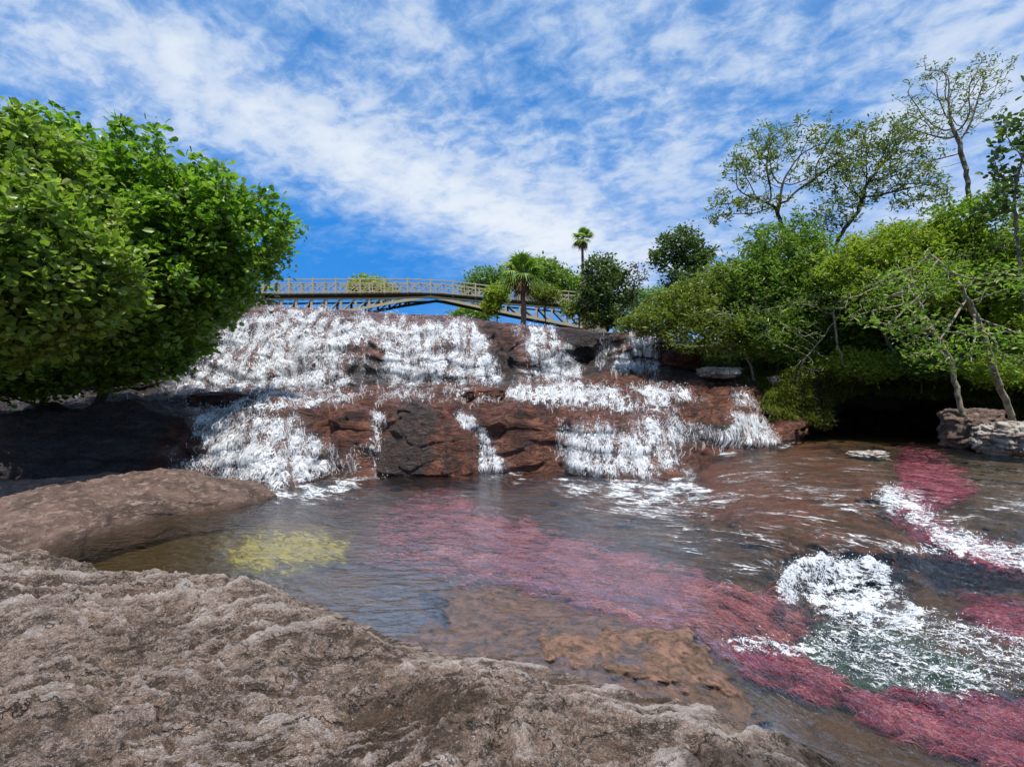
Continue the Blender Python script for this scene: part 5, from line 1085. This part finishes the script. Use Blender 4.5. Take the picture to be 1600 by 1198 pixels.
# ------------------------------------------------------------------ palms
def palm(label, base, top, r0, nf, fl, seed, dead=6, group="moriche palms by the bridge"):
    r = np.random.default_rng(seed); base = np.array(base); top = np.array(top)
    root = empty("fan_palm", base, label=label, cat="palm", group=group)
    mb = MB(); t = np.linspace(0, 1, 26)[:, None]; pts = base*(1-t)+top*t; pts[:, 0] += 0.05*np.sin(t[:, 0]*5)
    mb.tube(pts, r0*(1.15-0.35*t[:, 0]+0.05*np.sin(t[:, 0]*90)), 10); mb.build("trunk", BG['palm'], root, True)
    def frond(D, L, mat_, name, rad):
        D = D/np.linalg.norm(D); P0 = top; side = np.cross(D, (0, 0, 1)); side /= np.linalg.norm(side)+1e-9; nn = np.cross(side, D)
        hub = P0+D*L*0.5-np.array((0, 0, 0.03*L)); mb = MB(); mb.beam(P0, hub, 0.03*L/1.0+0.01)
        V = []; Fc = []; n = 24
        for i in range(n):
            a = R(-125+250*i/(n-1)); dd = D*math.cos(a)+side*math.sin(a); wd = -D*math.sin(a)+side*math.cos(a); ln = rad*(0.75+0.25*math.cos(a))*r.uniform(0.85, 1.05)
            w = rad*0.045; k = len(V)
            p1 = hub+dd*ln*0.5+nn*0.02; p2 = hub+dd*ln-np.array((0, 0, ln*r.uniform(0.15, 0.5)))
            V += [hub-wd*w*.3, hub+wd*w*.3, p1+wd*w, p1-wd*w, p2+wd*w*.15, p2-wd*w*.15]
            Fc += [(k, k+1, k+2, k+3), (k+3, k+2, k+4, k+5)]
        mb.add(V, Fc); nv = mb.n
        mb.build(name, mat_, root, False, {'tint': np.clip(r.uniform(0.1, 1)+r.normal(0, 0.15, nv), 0, 1)})
    for i in range(nf):
        el = r.uniform(-0.5, 1.45); az = i*2.4+r.uniform(-.3, .3)
        frond(np.array((math.cos(az)*math.cos(el), math.sin(az)*math.cos(el), math.sin(el))), fl, LG['palm'], "frond", fl*0.62)
    for i in range(dead):
        az = i*2.4+1; frond(np.array((math.cos(az)*0.35, math.sin(az)*0.35, -1.0)), fl*0.85, LG['dead'], "dead_frond", fl*0.5)
for k_, (px_, py_, d_, lb) in enumerate([(1330, 590, 18.8, "low fern like bush on the grassy bank behind the hooked thin trunk"), (1440, 585, 18.2, "low bush on the bank between the hooked trunk and the leaning ones"), (1560, 600, 16.6, "low bush behind the foot of the leaning trunks"), (1215, 560, 19.6, "low bush above the small pale rock")]):
    tree("bush", lb, "bush", [PZ(px_, d_, 2.0), T3(px_, py_, d_)], [(px_, py_-18, d_-0.3, 55, 22, 0.7), (px_+30, py_-8, d_-0.5, 34, 14, 0.6)], LG['mid' if k_ % 2 else 'yel'], BG['brown'], 420, 0.16, 1.4, 0.2, 0.006, 2.3, 8, 0.13, 'long', 0.16, 80+k_, "low bushes along the right bank", 0.3)
palm("leafy fan palm with reddish trunk rooted at the waterfall lip before the bridge", PZ(817, 24.5, 5.0), T3(816, 428, 24.5), 0.12, 30, 1.2, 3, 7)
palm("tall thin fan palm with a small crown rising above the bridge end", PZ(912, 38, 5.0), T3(911, 372, 38), 0.11, 24, 0.92, 5, 6)

# ------------------------------------------------------------------ wooden bridge
def m_pair(): return m_wood("weathered_timber", (0.30, 0.24, 0.14), (0.60, 0.52, 0.36)), m_wood("shaded_timber", (0.030, 0.022, 0.014), (0.085, 0.062, 0.038)), m_wood("concrete", (0.22, 0.18, 0.13), (0.34, 0.29, 0.22))
TW, DW, CC = m_pair()  # DW is the timber with shade painted in, for deck and far truss
BD_ = lambda px: 36+(px-412)/(930-412)*6.5
def Bp_(px, py, side=0):
    d = BD_(px); p = P(px, py, d).copy(); p[1] += 1.9*side; p[0] += 0.15*side; return p
def ipl(px, tab): a_ = np.array(tab, float); return float(np.interp(px, a_[:, 0], a_[:, 1]))
TOP = [(380,438),(430,437),(530,436.3),(640,436),(700,439),(760,446),(850,452.5),(940,459)]
DECK = [(380,460),(415,459.5),(530,458.5),(640,457.5),(680,458.5),(760,465.5),(850,473),(940,480)]
CH = [(380,467),(415,466.5),(600,465.5),(675,463),(760,470.5),(850,478.5),(940,486)]
ARC = [(470,492),(555,484),(620,471.5),(675,463.5),(760,482),(830,496),(912,512)]
br = empty("wooden_bridge", Bp_(412, 470), label="weathered timber footbridge with cross braced railing above the falls", cat="bridge")
posts = [386, 412, 432, 452, 489, 525, 563, 601, 637, 673, 708, 743, 777, 810, 842, 873, 904, 934]
for s in (0, 1):
    mb = MB()
    fx = np.linspace(384, 938, 40)
    for a_, b2_ in zip(fx[:-1], fx[1:]): mb.beam(Bp_(a_, ipl(a_, TOP), s), Bp_(b2_, ipl(b2_, TOP), s), 0.09, 0.07)
    mb.build("handrail", TW, br)
    mb = MB()
    for a_, b2_ in zip(fx[:-1], fx[1:]): mb.beam(Bp_(a_, ipl(a_, TOP)+5.5, s), Bp_(b2_, ipl(b2_, TOP)+5.5, s), 0.05, 0.05)
    mb.build("mid_rail", TW, br)
    mb = MB()
    for a_, b2_ in zip(fx[:-1], fx[1:]): mb.beam(Bp_(a_, ipl(a_, DECK)-2.0, s), Bp_(b2_, ipl(b2_, DECK)-2.0, s), 0.05, 0.06)
    mb.build("bottom_rail", TW, br)
    for p_ in posts:
        mb = MB(); mb.beam(Bp_(p_, ipl(p_, TOP)-1.8, s), Bp_(p_, ipl(p_, DECK)+3, s), 0.11, 0.11); mb.build("rail_post", TW, br)
    for a_, b2_ in zip(posts[:-1], posts[1:]):
        mb = MB(); h1 = (a_+b2_)/2 if b2_-a_ > 26 else b2_
        spans = [(a_, h1), (h1, b2_)] if h1 != b2_ else [(a_, b2_)]
        for u_, v_ in spans:
            mb.beam(Bp_(u_, ipl(u_, DECK)-2, s), Bp_(v_, ipl(v_, TOP)+5, s), 0.065, 0.05)
            q1 = Bp_(u_, ipl(u_, TOP)+5, s); q2 = Bp_(v_, ipl(v_, DECK)-2, s); q1[1] += 0.052; q2[1] += 0.052; mb.beam(q1, q2, 0.065, 0.05)
        if len(spans) == 2: mb.beam(Bp_(h1, ipl(h1, TOP)+1, s), Bp_(h1, ipl(h1, DECK)-1, s), 0.055, 0.055)
        mb.build("cross_brace", TW, br)
mb = MB()
for a_, b2_ in zip(fx[:-1], fx[1:]):
    A0 = (Bp_(a_, ipl(a_, DECK)+0.7, 0)+Bp_(a_, ipl(a_, DECK)+0.7, 1))/2; B0 = (Bp_(b2_, ipl(b2_, DECK)+0.7, 0)+Bp_(b2_, ipl(b2_, DECK)+0.7, 1))/2
    mb.beam(A0, B0, 2.2, 0.07)
mb.build("deck", DW, br)
for s in (0, 1):
    mb = MB()
    for a_, b2_ in zip(fx[:-1], fx[1:]): mb.beam(Bp_(a_, ipl(a_, CH)+1, s), Bp_(b2_, ipl(b2_, CH)+1, s), 0.10, 0.11)
    mb.build("stringer", TW if s == 0 else DW, br)
    mb = MB(); ax = np.linspace(470, 912, 36)
    for a_, b2_ in zip(ax[:-1], ax[1:]): mb.beam(Bp_(a_, ipl(a_, ARC), s), Bp_(b2_, ipl(b2_, ARC), s), 0.18, 0.19)
    mb.build("arch_chord", TW if s == 0 else DW, br)
    sp = [415, 440, 463, 487, 510, 533, 556, 577, 596, 613, 628]+[700, 716, 732, 750, 768, 790, 812, 838, 862, 888, 908]
    for i_, p_ in enumerate(sp):
        yb = ipl(p_, ARC) if p_ > 470 else 500
        mb = MB(); mb.beam(Bp_(p_, ipl(p_, CH), s), Bp_(p_, yb, s), 0.15, 0.13)
        if i_+1 < len(sp) and p_ != 628:
            n_ = sp[i_+1]; yn = ipl(n_, ARC) if n_ > 470 else 500
            if p_ < 675: mb.beam(Bp_(p_, yb, s)+np.array((0, .06, 0)), Bp_(n_, ipl(n_, CH), s)+np.array((0, .07, 0)), 0.12, 0.09)
            else: mb.beam(Bp_(p_, ipl(p_, CH), s)+np.array((0, .06, 0)), Bp_(n_, yn, s)+np.array((0, .07, 0)), 0.12, 0.09)
        mb.build("strut", TW if s == 0 else DW, br)
for (a_, b2_, y_) in ((380, 413, 463), (912, 948, 486)):
    mb = MB(); c1 = Bp_(a_, y_, 0.5); c2 = Bp_(b2_, y_, 0.5); zt = float(c1[2]); m1 = (c1+c2)/2
    lo_, hi_ = np.array((m1[0], m1[1], 4.6)), np.array((m1[0], m1[1], zt)); w_ = abs(c2[0]-c1[0])
    mb.beam(lo_, hi_, 2.6, w_, up=(1, 0, 0)); mb.build("abutment", CC, br)
mb = MB(); q = Bp_(420, 490, 0.5); q[2] = 4.6; w2 = q.copy(); w2[2] = 8.3
